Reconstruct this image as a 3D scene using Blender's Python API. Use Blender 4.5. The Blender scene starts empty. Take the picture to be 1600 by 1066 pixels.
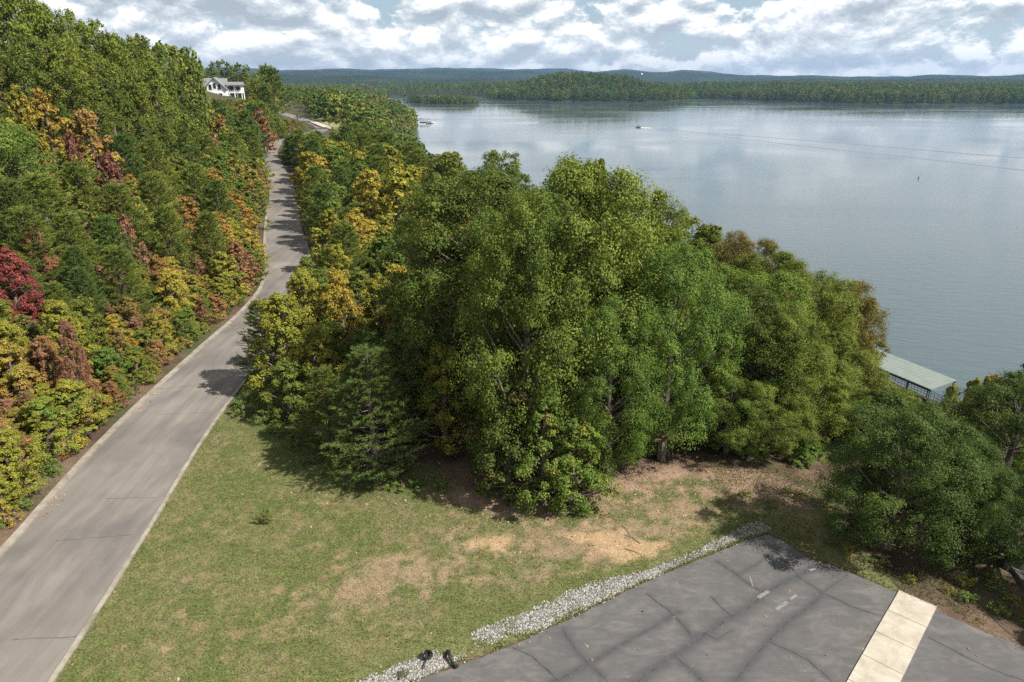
import bpy, math, random
import numpy as np
from mathutils import Vector

random.seed(7)
RNG = np.random.default_rng(11)
scene = bpy.context.scene
COL = scene.collection

# ------------------------------------------------------------------ camera
CAM_H = 20.0
PITCH = math.radians(20.93)
WATER = -17.0
F = 1600 * 24 / 36
cam_d = bpy.data.cameras.new('camera')
cam_d.sensor_width = 36
cam_d.lens = 24
cam_d.clip_start = 0.5
cam_d.clip_end = 30000
cam = bpy.data.objects.new('camera', cam_d)
COL.objects.link(cam)
cam.location = (0, 0, CAM_H)
cam.rotation_euler = (math.pi / 2 - PITCH, 0, 0)
scene.camera = cam

# ------------------------------------------------------------------ light
SUN = Vector((1.0, -0.34, 1.16)).normalized()
sun_d = bpy.data.lights.new('sun', 'SUN')
sun_d.energy = 5.0
sun_d.angle = math.radians(0.5)
sun_d.color = (1.0, 0.95, 0.87)
sun = bpy.data.objects.new('sun', sun_d)
COL.objects.link(sun)
sun.rotation_euler = (-SUN).to_track_quat('-Z', 'Y').to_euler()
sun.location = (60, 5, 90)

scene.view_settings.view_transform = 'Standard'
scene.view_settings.look = 'None'
scene.view_settings.gamma = 1
scene.view_settings.exposure = 0.82
scene.view_settings.use_curve_mapping = False
scene.render.engine = 'CYCLES'
scene.cycles.max_bounces = 6
scene.cycles.diffuse_bounces = 2
scene.cycles.glossy_bounces = 2
scene.cycles.transmission_bounces = 3
scene.cycles.transparent_max_bounces = 4
scene.cycles.volume_bounces = 0
scene.cycles.use_denoising = False
scene.cycles.denoiser = 'OPENIMAGEDENOISE'
scene.cycles.denoising_input_passes = 'RGB_ALBEDO_NORMAL'
scene.cycles.denoising_prefilter = 'FAST'


class NT:
    """small helper for node trees"""
    def __init__(self, tree):
        self.t = tree
        self.n = tree.nodes
        self.n.clear()

    def add(self, typ, **kw):
        nd = self.n.new(typ)
        for k, v in kw.items():
            setattr(nd, k, v)
        return nd

    def link(self, a, b):
        self.t.links.new(a, b)

    def setin(self, sock, v):
        if isinstance(v, bpy.types.NodeSocket):
            self.link(v, sock)
        elif v is not None:
            if sock.type == 'RGBA' and len(v) == 3:
                v = (*v, 1)
            sock.default_value = v

    def math(self, op, a, b=None, c=None, clamp=False):
        nd = self.add('ShaderNodeMath', operation=op, use_clamp=clamp)
        for i, v in enumerate((a, b, c)):
            if v is not None:
                self.setin(nd.inputs[i], v)
        return nd.outputs[0]

    def vmath(self, op, a, b=None):
        nd = self.add('ShaderNodeVectorMath', operation=op)
        self.setin(nd.inputs[0], a)
        if b is not None:
            self.setin(nd.inputs[1], b)
        return nd.outputs['Value'] if op in ('LENGTH', 'DOT_PRODUCT') else nd.outputs[0]

    def noise(self, vec, scale, detail=4, rough=0.55, dist=0.0, color=False):
        nd = self.add('ShaderNodeTexNoise')
        if vec is not None:
            self.link(vec, nd.inputs['Vector'])
        nd.inputs['Scale'].default_value = scale
        nd.inputs['Detail'].default_value = detail
        nd.inputs['Roughness'].default_value = rough
        nd.inputs['Distortion'].default_value = dist
        return nd.outputs['Color' if color else 'Fac']

    def ramp(self, fac, stops, interp='LINEAR'):
        nd = self.add('ShaderNodeValToRGB')
        nd.color_ramp.interpolation = interp
        el = nd.color_ramp.elements
        while len(el) < len(stops):
            el.new(0.5)
        for e, (p, c) in zip(el, stops):
            e.position = p
            e.color = (*c, 1) if len(c) == 3 else c
        self.link(fac, nd.inputs[0])
        return nd.outputs[0]

    def mapr(self, v, a, b, c, d, smooth=False):
        nd = self.add('ShaderNodeMapRange', clamp=True)
        if smooth:
            nd.interpolation_type = 'SMOOTHSTEP'
        self.setin(nd.inputs[0], v)
        for i, x in enumerate((a, b, c, d)):
            nd.inputs[i + 1].default_value = x
        return nd.outputs[0]

    def mix(self, fac, a, b, blend='MIX'):
        nd = self.add('ShaderNodeMix', data_type='RGBA', blend_type=blend)
        self.setin(nd.inputs[0], fac)
        self.setin(nd.inputs[6], a)
        self.setin(nd.inputs[7], b)
        return nd.outputs[2]


# ------------------------------------------------------------------ world: sky with broken cumulus
SKY_STRENGTH = 0.085
world = bpy.data.worlds.new('World')
scene.world = world
world.use_nodes = True
w = NT(world.node_tree)
tc = w.add('ShaderNodeTexCoord')
sky = w.add('ShaderNodeTexSky', sky_type='NISHITA')
sky.sun_disc = False
sky.sun_elevation = math.asin(SUN.z)
sky.sun_rotation = math.atan2(SUN.x, SUN.y)
sky.air_density = 1.0
sky.dust_density = 1.2
sep = w.add('ShaderNodeSeparateXYZ')
w.link(tc.outputs['Generated'], sep.inputs[0])
dz = w.math('MAXIMUM', sep.outputs[2], 0.0)


def cloud_density(shift):
    """cumulus field: rounded heaps seen nearly edge-on, smaller and flatter toward the horizon"""
    z0 = w.math('ADD', dz, shift)
    z = w.math('ADD', z0, 0.62)
    px = w.math('DIVIDE', sep.outputs[0], z)
    py = w.math('DIVIDE', sep.outputs[1], z)
    cv = w.add('ShaderNodeCombineXYZ')
    w.link(px, cv.inputs[0])
    w.link(py, cv.inputs[1])
    w.link(w.math('MULTIPLY', z0, 1.6), cv.inputs[2])
    wob = w.noise(cv.outputs[0], 3.0, 2, 0.5, 0.0, True)
    wv = w.vmath('ADD', cv.outputs[0], w.vmath('MULTIPLY', wob, (0.10, 0.10, 0.10)))
    big = w.noise(wv, 4.0, 2, 0.5)
    mid = w.noise(wv, 9.6, 9, 0.66)
    vo = w.add('ShaderNodeTexVoronoi', feature='SMOOTH_F1')
    vo.inputs['Scale'].default_value = 15.0
    vo.inputs['Smoothness'].default_value = 0.6
    w.link(wv, vo.inputs['Vector'])
    puff = w.math('SUBTRACT', 0.62, vo.outputs['Distance'])
    return w.math('ADD', w.math('ADD', w.math('MULTIPLY', mid, 0.55), w.math('MULTIPLY', big, 0.35)), w.math('MULTIPLY', puff, 0.22))


d0 = cloud_density(0.0)
d1 = cloud_density(0.013)
cover = w.mapr(d0, 0.37, 0.43, 0, 1, True)
# sunlit tops against grey flat bases
lit = w.math('SUBTRACT', d0, d1)
litf = w.mapr(lit, -0.08, 0.085, 0, 1)
thick = w.mapr(d0, 0.48, 0.70, 0, 1)
tone = w.math('SUBTRACT', litf, w.math('MULTIPLY', thick, 0.22), clamp=True)
ccol = w.ramp(tone, [(0.0, (0.40, 0.45, 0.50)), (0.26, (0.52, 0.57, 0.61)), (0.52, (0.68, 0.73, 0.76)), (0.85, (1.08, 1.07, 1.04))])
# pale air toward the horizon
air = w.mapr(dz, 0.0, 0.40, 0.60, 0.0)
skyc = w.mix(1.0, sky.outputs[0], (SKY_STRENGTH,) * 3, 'MULTIPLY')
gap = w.mix(0.6, skyc, (0.44, 0.58, 0.68))
c1 = w.mix(cover, gap, ccol)
haz_ = w.mix(w.mapr(dz, 0.0, 0.07, 0.4, 0.0), c1, (0.74, 0.80, 0.83))
c2 = w.mix(1.0, haz_, w.math('ADD', air, 1.0), 'MULTIPLY')
bg = w.add('ShaderNodeBackground')
w.link(c2, bg.inputs[0])
bg.inputs[1].default_value = 0.475
wo = w.add('ShaderNodeOutputWorld')
w.link(bg.outputs[0], wo.inputs[0])


# ------------------------------------------------------------------ geometry helpers
def ray(px, py):
    v = (533 - py) / F
    return np.array([(px - 800) / F, math.cos(PITCH) + math.sin(PITCH) * v, -math.sin(PITCH) + math.cos(PITCH) * v])


def at(px, py, z=0.0):
    r = ray(px, py)
    t = (z - CAM_H) / r[2]
    return np.array([r[0] * t, r[1] * t])


def project(x, y, z):
    rx, ry, rz = x, y, z - CAM_H
    fwd = ry * math.cos(PITCH) - rz * math.sin(PITCH)
    up = ry * math.sin(PITCH) + rz * math.cos(PITCH)
    return 800 + F * rx / fwd, 533 - F * up / fwd, fwd


def smooth(x):
    x = np.clip(x, 0, 1)
    return x * x * (3 - 2 * x)


_perm = np.random.default_rng(3).random((256, 256))


def vnoise(x, y):
    xi = np.floor(x).astype(int); yi = np.floor(y).astype(int)
    fx = x - xi; fy = y - yi
    fx = fx * fx * (3 - 2 * fx); fy = fy * fy * (3 - 2 * fy)
    a = _perm[xi % 256, yi % 256]; b = _perm[(xi + 1) % 256, yi % 256]
    c = _perm[xi % 256, (yi + 1) % 256]; d = _perm[(xi + 1) % 256, (yi + 1) % 256]
    return (a * (1 - fx) + b * fx) * (1 - fy) + (c * (1 - fx) + d * fx) * fy


def fbm(x, y, oct=4):
    s = 0; a = 0.5; tot = 0
    for i in range(oct):
        s = s + a * vnoise(x * 2 ** i + 17 * i, y * 2 ** i + 31 * i)
        tot += a
        a *= 0.5
    return s / tot


def mesh_np(name, verts, faces, mats, attrs=None, smooth_shade=False, mat_idx=None):
    """faces: (M,k) array, or list of arrays of different k"""
    me = bpy.data.meshes.new(name)
    verts = np.asarray(verts, dtype=np.float32)
    fl = faces if isinstance(faces, list) else [faces]
    fl = [np.asarray(f, dtype=np.int32) for f in fl if len(f)]
    me.vertices.add(len(verts))
    me.vertices.foreach_set('co', verts.ravel())
    loops = np.concatenate([f.ravel() for f in fl])
    tot = np.concatenate([np.full(len(f), f.shape[1], dtype=np.int32) for f in fl])
    start = np.concatenate([[0], np.cumsum(tot)[:-1]]).astype(np.int32)
    me.loops.add(len(loops))
    me.loops.foreach_set('vertex_index', loops)
    me.polygons.add(len(tot))
    me.polygons.foreach_set('loop_start', start)
    me.polygons.foreach_set('loop_total', tot)
    me.polygons.foreach_set('use_smooth', np.full(len(tot), bool(smooth_shade)))
    if mat_idx is not None:
        me.polygons.foreach_set('material_index', np.asarray(mat_idx, dtype=np.int32))
    for m in (mats if isinstance(mats, (list, tuple)) else [mats]):
        me.materials.append(m)
    for an, av in (attrs or {}).items():
        av = np.asarray(av, dtype=np.float32)
        if av.ndim == 1:
            a = me.attributes.new(an, 'FLOAT', 'POINT')
            a.data.foreach_set('value', av)
        elif av.shape[1] == 3:
            a = me.attributes.new(an, 'FLOAT_VECTOR', 'POINT')
            a.data.foreach_set('vector', av.ravel())
    me.update(calc_edges=True)
    me.validate()
    return me


def link(name, me, parent=None):
    o = bpy.data.objects.new(name, me)
    COL.objects.link(o)
    if parent is not None:
        o.parent = parent
    return o


def tag(o, label=None, cat=None, group=None, kind=None):
    if label: o['label'] = label
    if cat: o['category'] = cat
    if group: o['group'] = group
    if kind: o['kind'] = kind
    return o


def empty(name, loc, rz=0.0):
    o = bpy.data.objects.new(name, None)
    COL.objects.link(o)
    o.location = loc
    o.rotation_euler = (0, 0, rz)
    o.empty_display_size = 0.3
    return o


class MB:
    """collects simple solids into one mesh"""
    def __init__(self):
        self.v = []; self.f3 = []; self.f4 = []

    def _base(self):
        return len(self.v)

    def box(self, c, s, rz=0.0, rx=0.0):
        b = self._base()
        cx, cy, cz = c; sx, sy, sz = (q / 2 for q in s)
        ca, sa = math.cos(rz), math.sin(rz)
        for dx, dy, dz_ in ((-1, -1, -1), (1, -1, -1), (1, 1, -1), (-1, 1, -1), (-1, -1, 1), (1, -1, 1), (1, 1, 1), (-1, 1, 1)):
            x, y, z = dx * sx, dy * sy, dz_ * sz
            y, z = y * math.cos(rx) - z * math.sin(rx), y * math.sin(rx) + z * math.cos(rx)
            self.v.append((cx + x * ca - y * sa, cy + x * sa + y * ca, cz + z))
        for f in ((0, 3, 2, 1), (4, 5, 6, 7), (0, 1, 5, 4), (1, 2, 6, 5), (2, 3, 7, 6), (3, 0, 4, 7)):
            self.f4.append(tuple(b + i for i in f))
        return self

    def prism(self, poly, thick_dir):
        """closed polygon (list of 3D pts, planar) pushed along thick_dir"""
        b = self._base(); n = len(poly)
        d = np.asarray(thick_dir)
        for p in poly: self.v.append(tuple(p))
        for p in poly: self.v.append(tuple(np.asarray(p) + d))
        for i in range(n):
            j = (i + 1) % n
            self.f4.append((b + i, b + j, b + n + j, b + n + i))
        for i in range(1, n - 1):
            self.f3.append((b, b + i + 1, b + i))
            self.f3.append((b + n, b + n + i, b + n + i + 1))
        return self

    def tube(self, pts, radii, seg=6, cap=True):
        b = self._base()
        pts = [np.asarray(p, dtype=float) for p in pts]
        n = len(pts)
        if not hasattr(radii, '__len__'): radii = [radii] * n
        for i, p in enumerate(pts):
            t = pts[min(i + 1, n - 1)] - pts[max(i - 1, 0)]
            t = t / (np.linalg.norm(t) + 1e-9)
            a = np.cross(t, (0, 0, 1)) if abs(t[2]) < 0.95 else np.cross(t, (1, 0, 0))
            a /= np.linalg.norm(a)
            c = np.cross(t, a)
            for k in range(seg):
                q = 2 * math.pi * k / seg
                self.v.append(tuple(p + radii[i] * (a * math.cos(q) + c * math.sin(q))))
        for i in range(n - 1):
            for k in range(seg):
                l = (k + 1) % seg
                self.f4.append((b + i * seg + k, b + i * seg + l, b + (i + 1) * seg + l, b + (i + 1) * seg + k))
        if cap:
            for k in range(1, seg - 1):
                self.f3.append((b, b + k, b + k + 1))
                e = b + (n - 1) * seg
                self.f3.append((e, e + k + 1, e + k))
        return self

    def mesh(self, name, mat, attrs=None, smooth_shade=False):
        fs = []
        if self.f4: fs.append(np.array(self.f4))
        if self.f3: fs.append(np.array(self.f3))
        return mesh_np(name, np.array(self.v), fs, mat, attrs, smooth_shade)

    def build(self, name, mat, parent=None, smooth_shade=False):
        return link(name, self.mesh(name, mat, None, smooth_shade), parent)


# ------------------------------------------------------------------ materials
def mat_new(name):
    m = bpy.data.materials.new(name)
    m.use_nodes = True
    return m, NT(m.node_tree)


def finish(n, color, rough=0.8, bump=None, bump_strength=0.3, bump_dist=0.05, spec=0.3, metallic=0.0):
    p = n.add('ShaderNodeBsdfPrincipled')
    n.setin(p.inputs['Base Color'], color)
    n.setin(p.inputs['Roughness'], rough)
    p.inputs['Metallic'].default_value = metallic
    p.inputs['Specular IOR Level'].default_value = spec
    if bump is not None:
        b = n.add('ShaderNodeBump')
        b.inputs['Strength'].default_value = bump_strength
        b.inputs['Distance'].default_value = bump_dist
        n.link(bump, b.inputs['Height'])
        n.link(b.outputs[0], p.inputs['Normal'])
    o = n.add('ShaderNodeOutputMaterial')
    n.link(p.outputs[0], o.inputs[0])
    return p


def simple_mat(name, col, rough=0.7, var=0.15, scale=3.0, spec=0.3, metallic=0.0):
    m, n = mat_new(name)
    g = n.add('ShaderNodeTexCoord')
    nz = n.noise(g.outputs['Object'], scale, 5)
    v = n.mapr(nz, 0.3, 0.7, 1 - var, 1 + var)
    c = n.mix(1.0, col, v, 'MULTIPLY')
    finish(n, c, rough, nz, 0.1, 0.02, spec, metallic)
    return m


def ground_mat(name, fine=14.0, amount=0.45, bump=0.5):
    """colour comes from the 'tint' attribute, broken up by fine grain"""
    m, n = mat_new(name)
    g = n.add('ShaderNodeNewGeometry')
    a = n.add('ShaderNodeAttribute', attribute_name='tint')
    nz = n.noise(g.outputs['Position'], fine, 5, 0.7)
    nz2 = n.noise(g.outputs['Position'], 2.3, 5, 0.6)
    v = n.math('MULTIPLY', n.mapr(nz, 0.25, 0.75, 1 - amount, 1 + amount), n.mapr(nz2, 0.3, 0.7, 0.78, 1.22))
    c = n.mix(1.0, a.outputs['Vector'], n.math('MULTIPLY', v, 0.74), 'MULTIPLY')
    finish(n, c, 0.95, nz, bump, 0.04, 0.1)
    return m


M_GROUND = ground_mat('forest_floor', 9.0, 0.5, 0.6)
M_LAWN = ground_mat('lawn_turf', 13.0, 0.65, 0.7)


def leaf_mat(name, instancer=False):
    m, n = mat_new(name)
    if instancer:
        a = n.add('ShaderNodeAttribute', attribute_name='col', attribute_type='INSTANCER')
        base = a.outputs['Vector']
        accent = base
        amt = 0.0
    else:
        oi = n.add('ShaderNodeObjectInfo')
        base = oi.outputs['Color']
        a2 = n.add('ShaderNodeAttribute', attribute_name='accent', attribute_type='OBJECT')
        accent = a2.outputs['Color']
        a3 = n.add('ShaderNodeAttribute', attribute_name='accent_amount', attribute_type='OBJECT')
        amt = a3.outputs['Fac']
    lr = n.add('ShaderNodeAttribute', attribute_name='leaf_rand').outputs['Fac']
    cr = n.add('ShaderNodeAttribute', attribute_name='clump_rand').outputs['Fac']
    # brightness of the single leaf and of its clump
    v = n.math('MULTIPLY', n.mapr(lr, 0, 1, 0.62, 1.38), n.mapr(cr, 0, 1, 0.8, 1.2))
    c = n.mix(1.0, base, v, 'MULTIPLY')
    warm = n.mix(1.0, c, (1.18, 1.04, 0.80), 'MULTIPLY')
    c = n.mix(n.mapr(cr, 0.35, 1.0, 0, 0.8), c, warm)
    if not instancer:
        g = n.add('ShaderNodeNewGeometry')
        pn = n.noise(g.outputs['Position'], 0.55, 2)
        pick = n.math('ADD', n.math('MULTIPLY', pn, 0.9), n.math('ADD', n.math('MULTIPLY', cr, 0.45), n.math('MULTIPLY', lr, 0.35)))
        pick = n.math('MULTIPLY', pick, 0.62)
        thr = n.math('SUBTRACT', 0.86, n.math('MULTIPLY', amt, 0.72))
        fac = n.math('MULTIPLY', n.math('SUBTRACT', pick, thr), 5.5, clamp=True)
        acc = n.mix(1.0, accent, n.mapr(lr, 0, 1, 0.65, 1.35), 'MULTIPLY')
        c = n.mix(fac, c, acc)
    p = n.add('ShaderNodeBsdfPrincipled')
    n.link(c, p.inputs['Base Color'])
    p.inputs['Roughness'].default_value = 0.6
    p.inputs['Specular IOR Level'].default_value = 0.10
    tr = n.add('ShaderNodeBsdfTranslucent')
    n.link(n.mix(1.0, c, (1.25, 1.2, 0.6), 'MULTIPLY'), tr.inputs[0])
    ms = n.add('ShaderNodeMixShader')
    ms.inputs[0].default_value = 0.27
    n.link(p.outputs[0], ms.inputs[1])
    n.link(tr.outputs[0], ms.inputs[2])
    o = n.add('ShaderNodeOutputMaterial')
    n.link(ms.outputs[0], o.inputs[0])
    return m


M_LEAF = leaf_mat('leaf')
M_LEAF_FAR = leaf_mat('leaf_far', True)


def bark_mat():
    m, n = mat_new('bark')
    g = n.add('ShaderNodeNewGeometry')
    st = n.vmath('MULTIPLY', g.outputs['Position'], (1, 1, 0.25))
    nz = n.noise(st, 14, 5, 0.65)
    c = n.ramp(nz, [(0.3, (0.07, 0.052, 0.04)), (0.7, (0.22, 0.18, 0.145))])
    finish(n, c, 0.9, nz, 0.6, 0.03, 0.1)
    return m


M_BARK = bark_mat()


def asphalt_mat(name, worn):
    m, n = mat_new(name)
    g = n.add('ShaderNodeNewGeometry')
    pos = g.outputs['Position']
    grain = n.noise(pos, 45, 3, 0.8)
    if worn:
        # the driveway: pale, tracked lengthwise, with darker patches of newer tar
        along = n.vmath('MULTIPLY', pos, (1.0, 0.10, 1))
        tr = n.noise(along, 1.5, 5, 0.6, 0.5)
        pt = n.noise(n.vmath('MULTIPLY', pos, (1.0, 0.35, 1)), 0.34, 5, 0.65, 0.7)
        c = n.ramp(tr, [(0.28, (0.135, 0.121, 0.115)), (0.5, (0.165, 0.150, 0.140)), (0.72, (0.205, 0.186, 0.168))])
        c = n.mix(n.mapr(pt, 0.46, 0.64, 0, 0.7), c, (0.108, 0.098, 0.102))
        st = n.noise(pos, 2.2, 6, 0.7)
        c = n.mix(n.mapr(st, 0.55, 0.75, 0, 0.4), c, (0.20, 0.175, 0.145))
        pb = n.noise(pos, 0.16, 3, 0.6)
        c = n.mix(1.0, c, n.mapr(pb, 0.35, 0.65, 0.82, 1.15), 'MULTIPLY')
        c = n.mix(1.0, c, (1.0, 0.985, 0.94), 'MULTIPLY')
    else:
        big = n.noise(pos, 0.30, 4, 0.6, 0.6)
        mid = n.noise(n.vmath('MULTIPLY', pos, (0.7, 1.6, 1)), 1.1, 6, 0.68, 0.9)
        c = n.ramp(mid, [(0.3, (0.072, 0.071, 0.070)), (0.5, (0.096, 0.093, 0.091)), (0.68, (0.140, 0.131, 0.126))])
        c = n.mix(n.mapr(big, 0.42, 0.62, 0, 0.5), c, (0.078, 0.077, 0.077))
        rs = n.noise(pos, 0.8, 6, 0.7, 1.0)
        c = n.mix(n.mapr(rs, 0.52, 0.70, 0, 0.55), c, (0.165, 0.135, 0.124))
        # old sealer bleeding out around the cracks
        ck = n.add('ShaderNodeAttribute', attribute_name='seal').outputs['Fac']
        ckn = n.math('ADD', ck, n.math('MULTIPLY', n.math('SUBTRACT', n.noise(pos, 3.0, 6, 0.7), 0.5), n.math('MULTIPLY', ck, 1.6)))
        c = n.mix(n.math('MULTIPLY', ckn, 0.85, clamp=True), c, (0.058, 0.057, 0.061))
        tuft = n.noise(pos, 9.0, 3, 0.7)
        gr_ = n.math('MULTIPLY', n.mapr(tuft, 0.62, 0.70, 0, 1), n.mapr(ck, 0.55, 0.9, 0, 0.6))
        c = n.mix(gr_, c, (0.15, 0.14, 0.06))
    c = n.mix(1.0, c, n.mapr(grain, 0.25, 0.75, 0.8, 1.2), 'MULTIPLY')
    finish(n, c, 0.85, grain, 0.35, 0.01, 0.3)
    return m


M_ROAD = asphalt_mat('driveway_asphalt', True)
M_LOT = asphalt_mat('parking_asphalt', False)
M_TAR = simple_mat('crack_tar', (0.056, 0.055, 0.056), 0.85, 0.5, 5)


def concrete_mat(name, a, b):
    m, n = mat_new(name)
    g = n.add('ShaderNodeNewGeometry')
    nz = n.noise(g.outputs['Position'], 1.6, 7, 0.7, 0.4)
    gr = n.noise(g.outputs['Position'], 40, 3, 0.8)
    c = n.ramp(nz, [(0.3, a), (0.7, b)])
    c = n.mix(1.0, c, n.mapr(gr, 0.25, 0.75, 0.86, 1.14), 'MULTIPLY')
    finish(n, c, 0.85, gr, 0.2, 0.01, 0.25)
    return m


M_KERB = concrete_mat('kerb_concrete', (0.15, 0.13, 0.10), (0.33, 0.295, 0.245))
M_WALK = concrete_mat('walkway_concrete', (0.29, 0.255, 0.20), (0.45, 0.41, 0.345))
M_PAINT = simple_mat('faded_paint', (0.165, 0.16, 0.153), 0.8, 0.35, 9)


def stone_mat():
    m, n = mat_new('limestone')
    a = n.add('ShaderNodeAttribute', attribute_name='tone').outputs['Fac']
    c = n.ramp(a, [(0.0, (0.12, 0.110, 0.098)), (0.5, (0.25, 0.238, 0.225)), (1.0, (0.42, 0.41, 0.40))])
    finish(n, c, 0.9, spec=0.2)
    return m


M_STONE = stone_mat()


def grass_mat():
    m, n = mat_new('grass_blade')
    a = n.add('ShaderNodeAttribute', attribute_name='tint').outputs['Vector']
    p = n.add('ShaderNodeBsdfPrincipled')
    n.link(a, p.inputs['Base Color'])
    p.inputs['Roughness'].default_value = 0.7
    p.inputs['Specular IOR Level'].default_value = 0.15
    tr = n.add('ShaderNodeBsdfTranslucent')
    n.link(a, tr.inputs[0])
    ms = n.add('ShaderNodeMixShader')
    ms.inputs[0].default_value = 0.35
    n.link(p.outputs[0], ms.inputs[1]); n.link(tr.outputs[0], ms.inputs[2])
    o = n.add('ShaderNodeOutputMaterial')
    n.link(ms.outputs[0], o.inputs[0])
    return m


M_GRASS = grass_mat()


def water_mat():
    m, n = mat_new('lake_water')
    g = n.add('ShaderNodeNewGeometry')
    pos = g.outputs['Position']
    rot = n.add('ShaderNodeVectorRotate', rotation_type='Z_AXIS')
    n.link(pos, rot.inputs['Vector'])
    rot.inputs['Angle'].default_value = math.radians(16)
    st = n.vmath('MULTIPLY', rot.outputs[0], (0.35, 1.0, 1))
    w1 = n.noise(st, 0.75, 3, 0.55, 0.4)
    w2 = n.noise(st, 2.6, 3, 0.6, 0.2)
    hgt = n.math('ADD', n.math('MULTIPLY', w1, 0.75), n.math('MULTIPLY', w2, 0.22))
    # wind patches: rippled and calmer water
    wp = n.noise(n.vmath('MULTIPLY', pos, (1, 2.2, 1)), 0.006, 4, 0.6, 0.6)
    calm = n.mapr(wp, 0.38, 0.62, 0.35, 1.0)
    b = n.add('ShaderNodeBump')
    # the cove by the dock is ruffled, the open lake smoother
    sy = n.add('ShaderNodeSeparateXYZ')
    n.link(pos, sy.inputs[0])
    cove = n.mapr(sy.outputs[1], 60, 330, 0.75, 0.07)
    n.link(n.math('MULTIPLY', calm, cove), b.inputs['Strength'])
    b.inputs['Distance'].default_value = 0.30
    n.link(hgt, b.inputs['Height'])
    p = n.add('ShaderNodeBsdfPrincipled')
    p.inputs['Base Color'].default_value = (0.055, 0.082, 0.090, 1)
    n.link(n.mapr(wp, 0.38, 0.62, 0.05, 0.12), p.inputs['Roughness'])
    p.inputs['IOR'].default_value = 1.5
    p.inputs['Specular IOR Level'].default_value = 0.5
    n.link(b.outputs[0], p.inputs['Normal'])
    o = n.add('ShaderNodeOutputMaterial')
    n.link(p.outputs[0], o.inputs[0])
    return m


M_WATER = water_mat()


def ridge_mat():
    m, n = mat_new('wooded_hills')
    g = n.add('ShaderNodeNewGeometry')
    pos = g.outputs['Position']
    v = n.add('ShaderNodeTexVoronoi')
    v.inputs['Scale'].default_value = 0.07
    n.link(pos, v.inputs['Vector'])
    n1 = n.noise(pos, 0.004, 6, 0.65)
    c = n.ramp(n1, [(0.3, (0.016, 0.028, 0.020)), (0.55, (0.026, 0.042, 0.026)), (0.75, (0.050, 0.062, 0.032))])  # greens kept extra dark: cloud shadow on the hills is put into the colour
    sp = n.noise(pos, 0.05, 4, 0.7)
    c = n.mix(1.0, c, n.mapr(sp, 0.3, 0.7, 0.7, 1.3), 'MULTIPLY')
    finish(n, c, 0.95, v.outputs['Distance'], 1.0, 9.0, 0.05)
    return m


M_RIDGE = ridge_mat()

# ------------------------------------------------------------------ road line and terrain height
road_pts = np.array([(-18.4, -12, 0), (-18.7, 0, 0), (-19.1, 15, 0), (-20.0, 25, 0), (-21.0, 33, 0), (-21.6, 40, 0), (-22.0, 50, 0), (-22.2, 60, 0),
                     (-23.4, 69, 0), (-26.6, 79, 0), (-31.6, 94, 0), (-36.8, 110, 0), (-41.6, 125, 0), (-46.4, 139, 0.1), (-54.5, 160, 1.0),
                     (-61.0, 176, 2.0), (-65.0, 190, 3.0), (-65.5, 202, 3.6), (-63.5, 218, 4.0), (-65.0, 242, 4.0), (-72.5, 268, 4.0),
                     (-86, 288, 5.6), (-100, 303, 7.6), (-112, 309, 11.0)])


def catmull(p, n):
    out = []
    q = np.vstack([2 * p[0] - p[1], p, 2 * p[-1] - p[-2]])
    for i in range(1, len(q) - 2):
        for t in np.linspace(0, 1, n, endpoint=False):
            a, b, c, d = q[i - 1], q[i], q[i + 1], q[i + 2]
            out.append(0.5 * ((2 * b) + (c - a) * t + (2 * a - 5 * b + 4 * c - d) * t * t + (3 * b - a - 3 * c + d) * t ** 3))
    out.append(p[-1])
    return np.array(out)


ROAD = catmull(road_pts, 8)
ROAD[:, 2] = np.where(ROAD[:, 1] < 120, 0, np.maximum(ROAD[:, 2], 0))
RTAN = np.gradient(ROAD[:, :2], axis=0)
RTAN /= np.linalg.norm(RTAN, axis=1)[:, None]
RNRM = np.stack([RTAN[:, 1], -RTAN[:, 0]], 1)       # points to the lake side
ROAD_HALF = np.interp(ROAD[:, 1], [30, 75, 120], [2.85, 2.5, 2.35])

SHORE = np.array([(95, -60), (84, 0), (74, 20), (63, 38), (51, 56), (43.5, 70), (37, 84), (30, 105), (22, 135), (8, 172), (-8, 215), (-28, 272),
                  (-46, 350), (-62, 450), (-80, 600), (-92, 700), (-128, 830), (-170, 980), (-215, 1150), (-262, 1350), (-300, 1560), (-300, 1900)], float)


def poly_dist(x, y, P, closed=False):
    """distance to a polyline, and index/parameter of the nearest segment; flat arrays"""
    best = np.full(x.shape, 1e18); bi = np.zeros(x.shape, int); bt = np.zeros(x.shape)
    n = len(P)
    for i in range(n if closed else n - 1):
        a = P[i]; b = P[(i + 1) % n]
        d = b - a
        t = np.clip(((x - a[0]) * d[0] + (y - a[1]) * d[1]) / (d @ d), 0, 1)
        dd = (x - a[0] - t * d[0]) ** 2 + (y - a[1] - t * d[1]) ** 2
        m = dd < best
        best[m] = dd[m]; bi[m] = i; bt[m] = t[m]
    return np.sqrt(best), bi, bt


def side_of(x, y, P, bi):
    a = P[bi]; b = P[bi + 1]
    return np.sign((b[:, 0] - a[:, 0]) * (y - a[:, 1]) - (b[:, 1] - a[:, 1]) * (x - a[:, 0]))


def road_info(x, y):
    x = np.atleast_1d(np.asarray(x, float)); y = np.atleast_1d(np.asarray(y, float))
    d, bi, bt = poly_dist(x, y, ROAD[:, :2])
    s = side_of(x, y, ROAD[:, :2], bi)          # +1 = uphill side
    zr = ROAD[bi, 2] * (1 - bt) + ROAD[bi + 1, 2] * bt
    hw = ROAD_HALF[bi]
    return d, s, zr, hw


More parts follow.
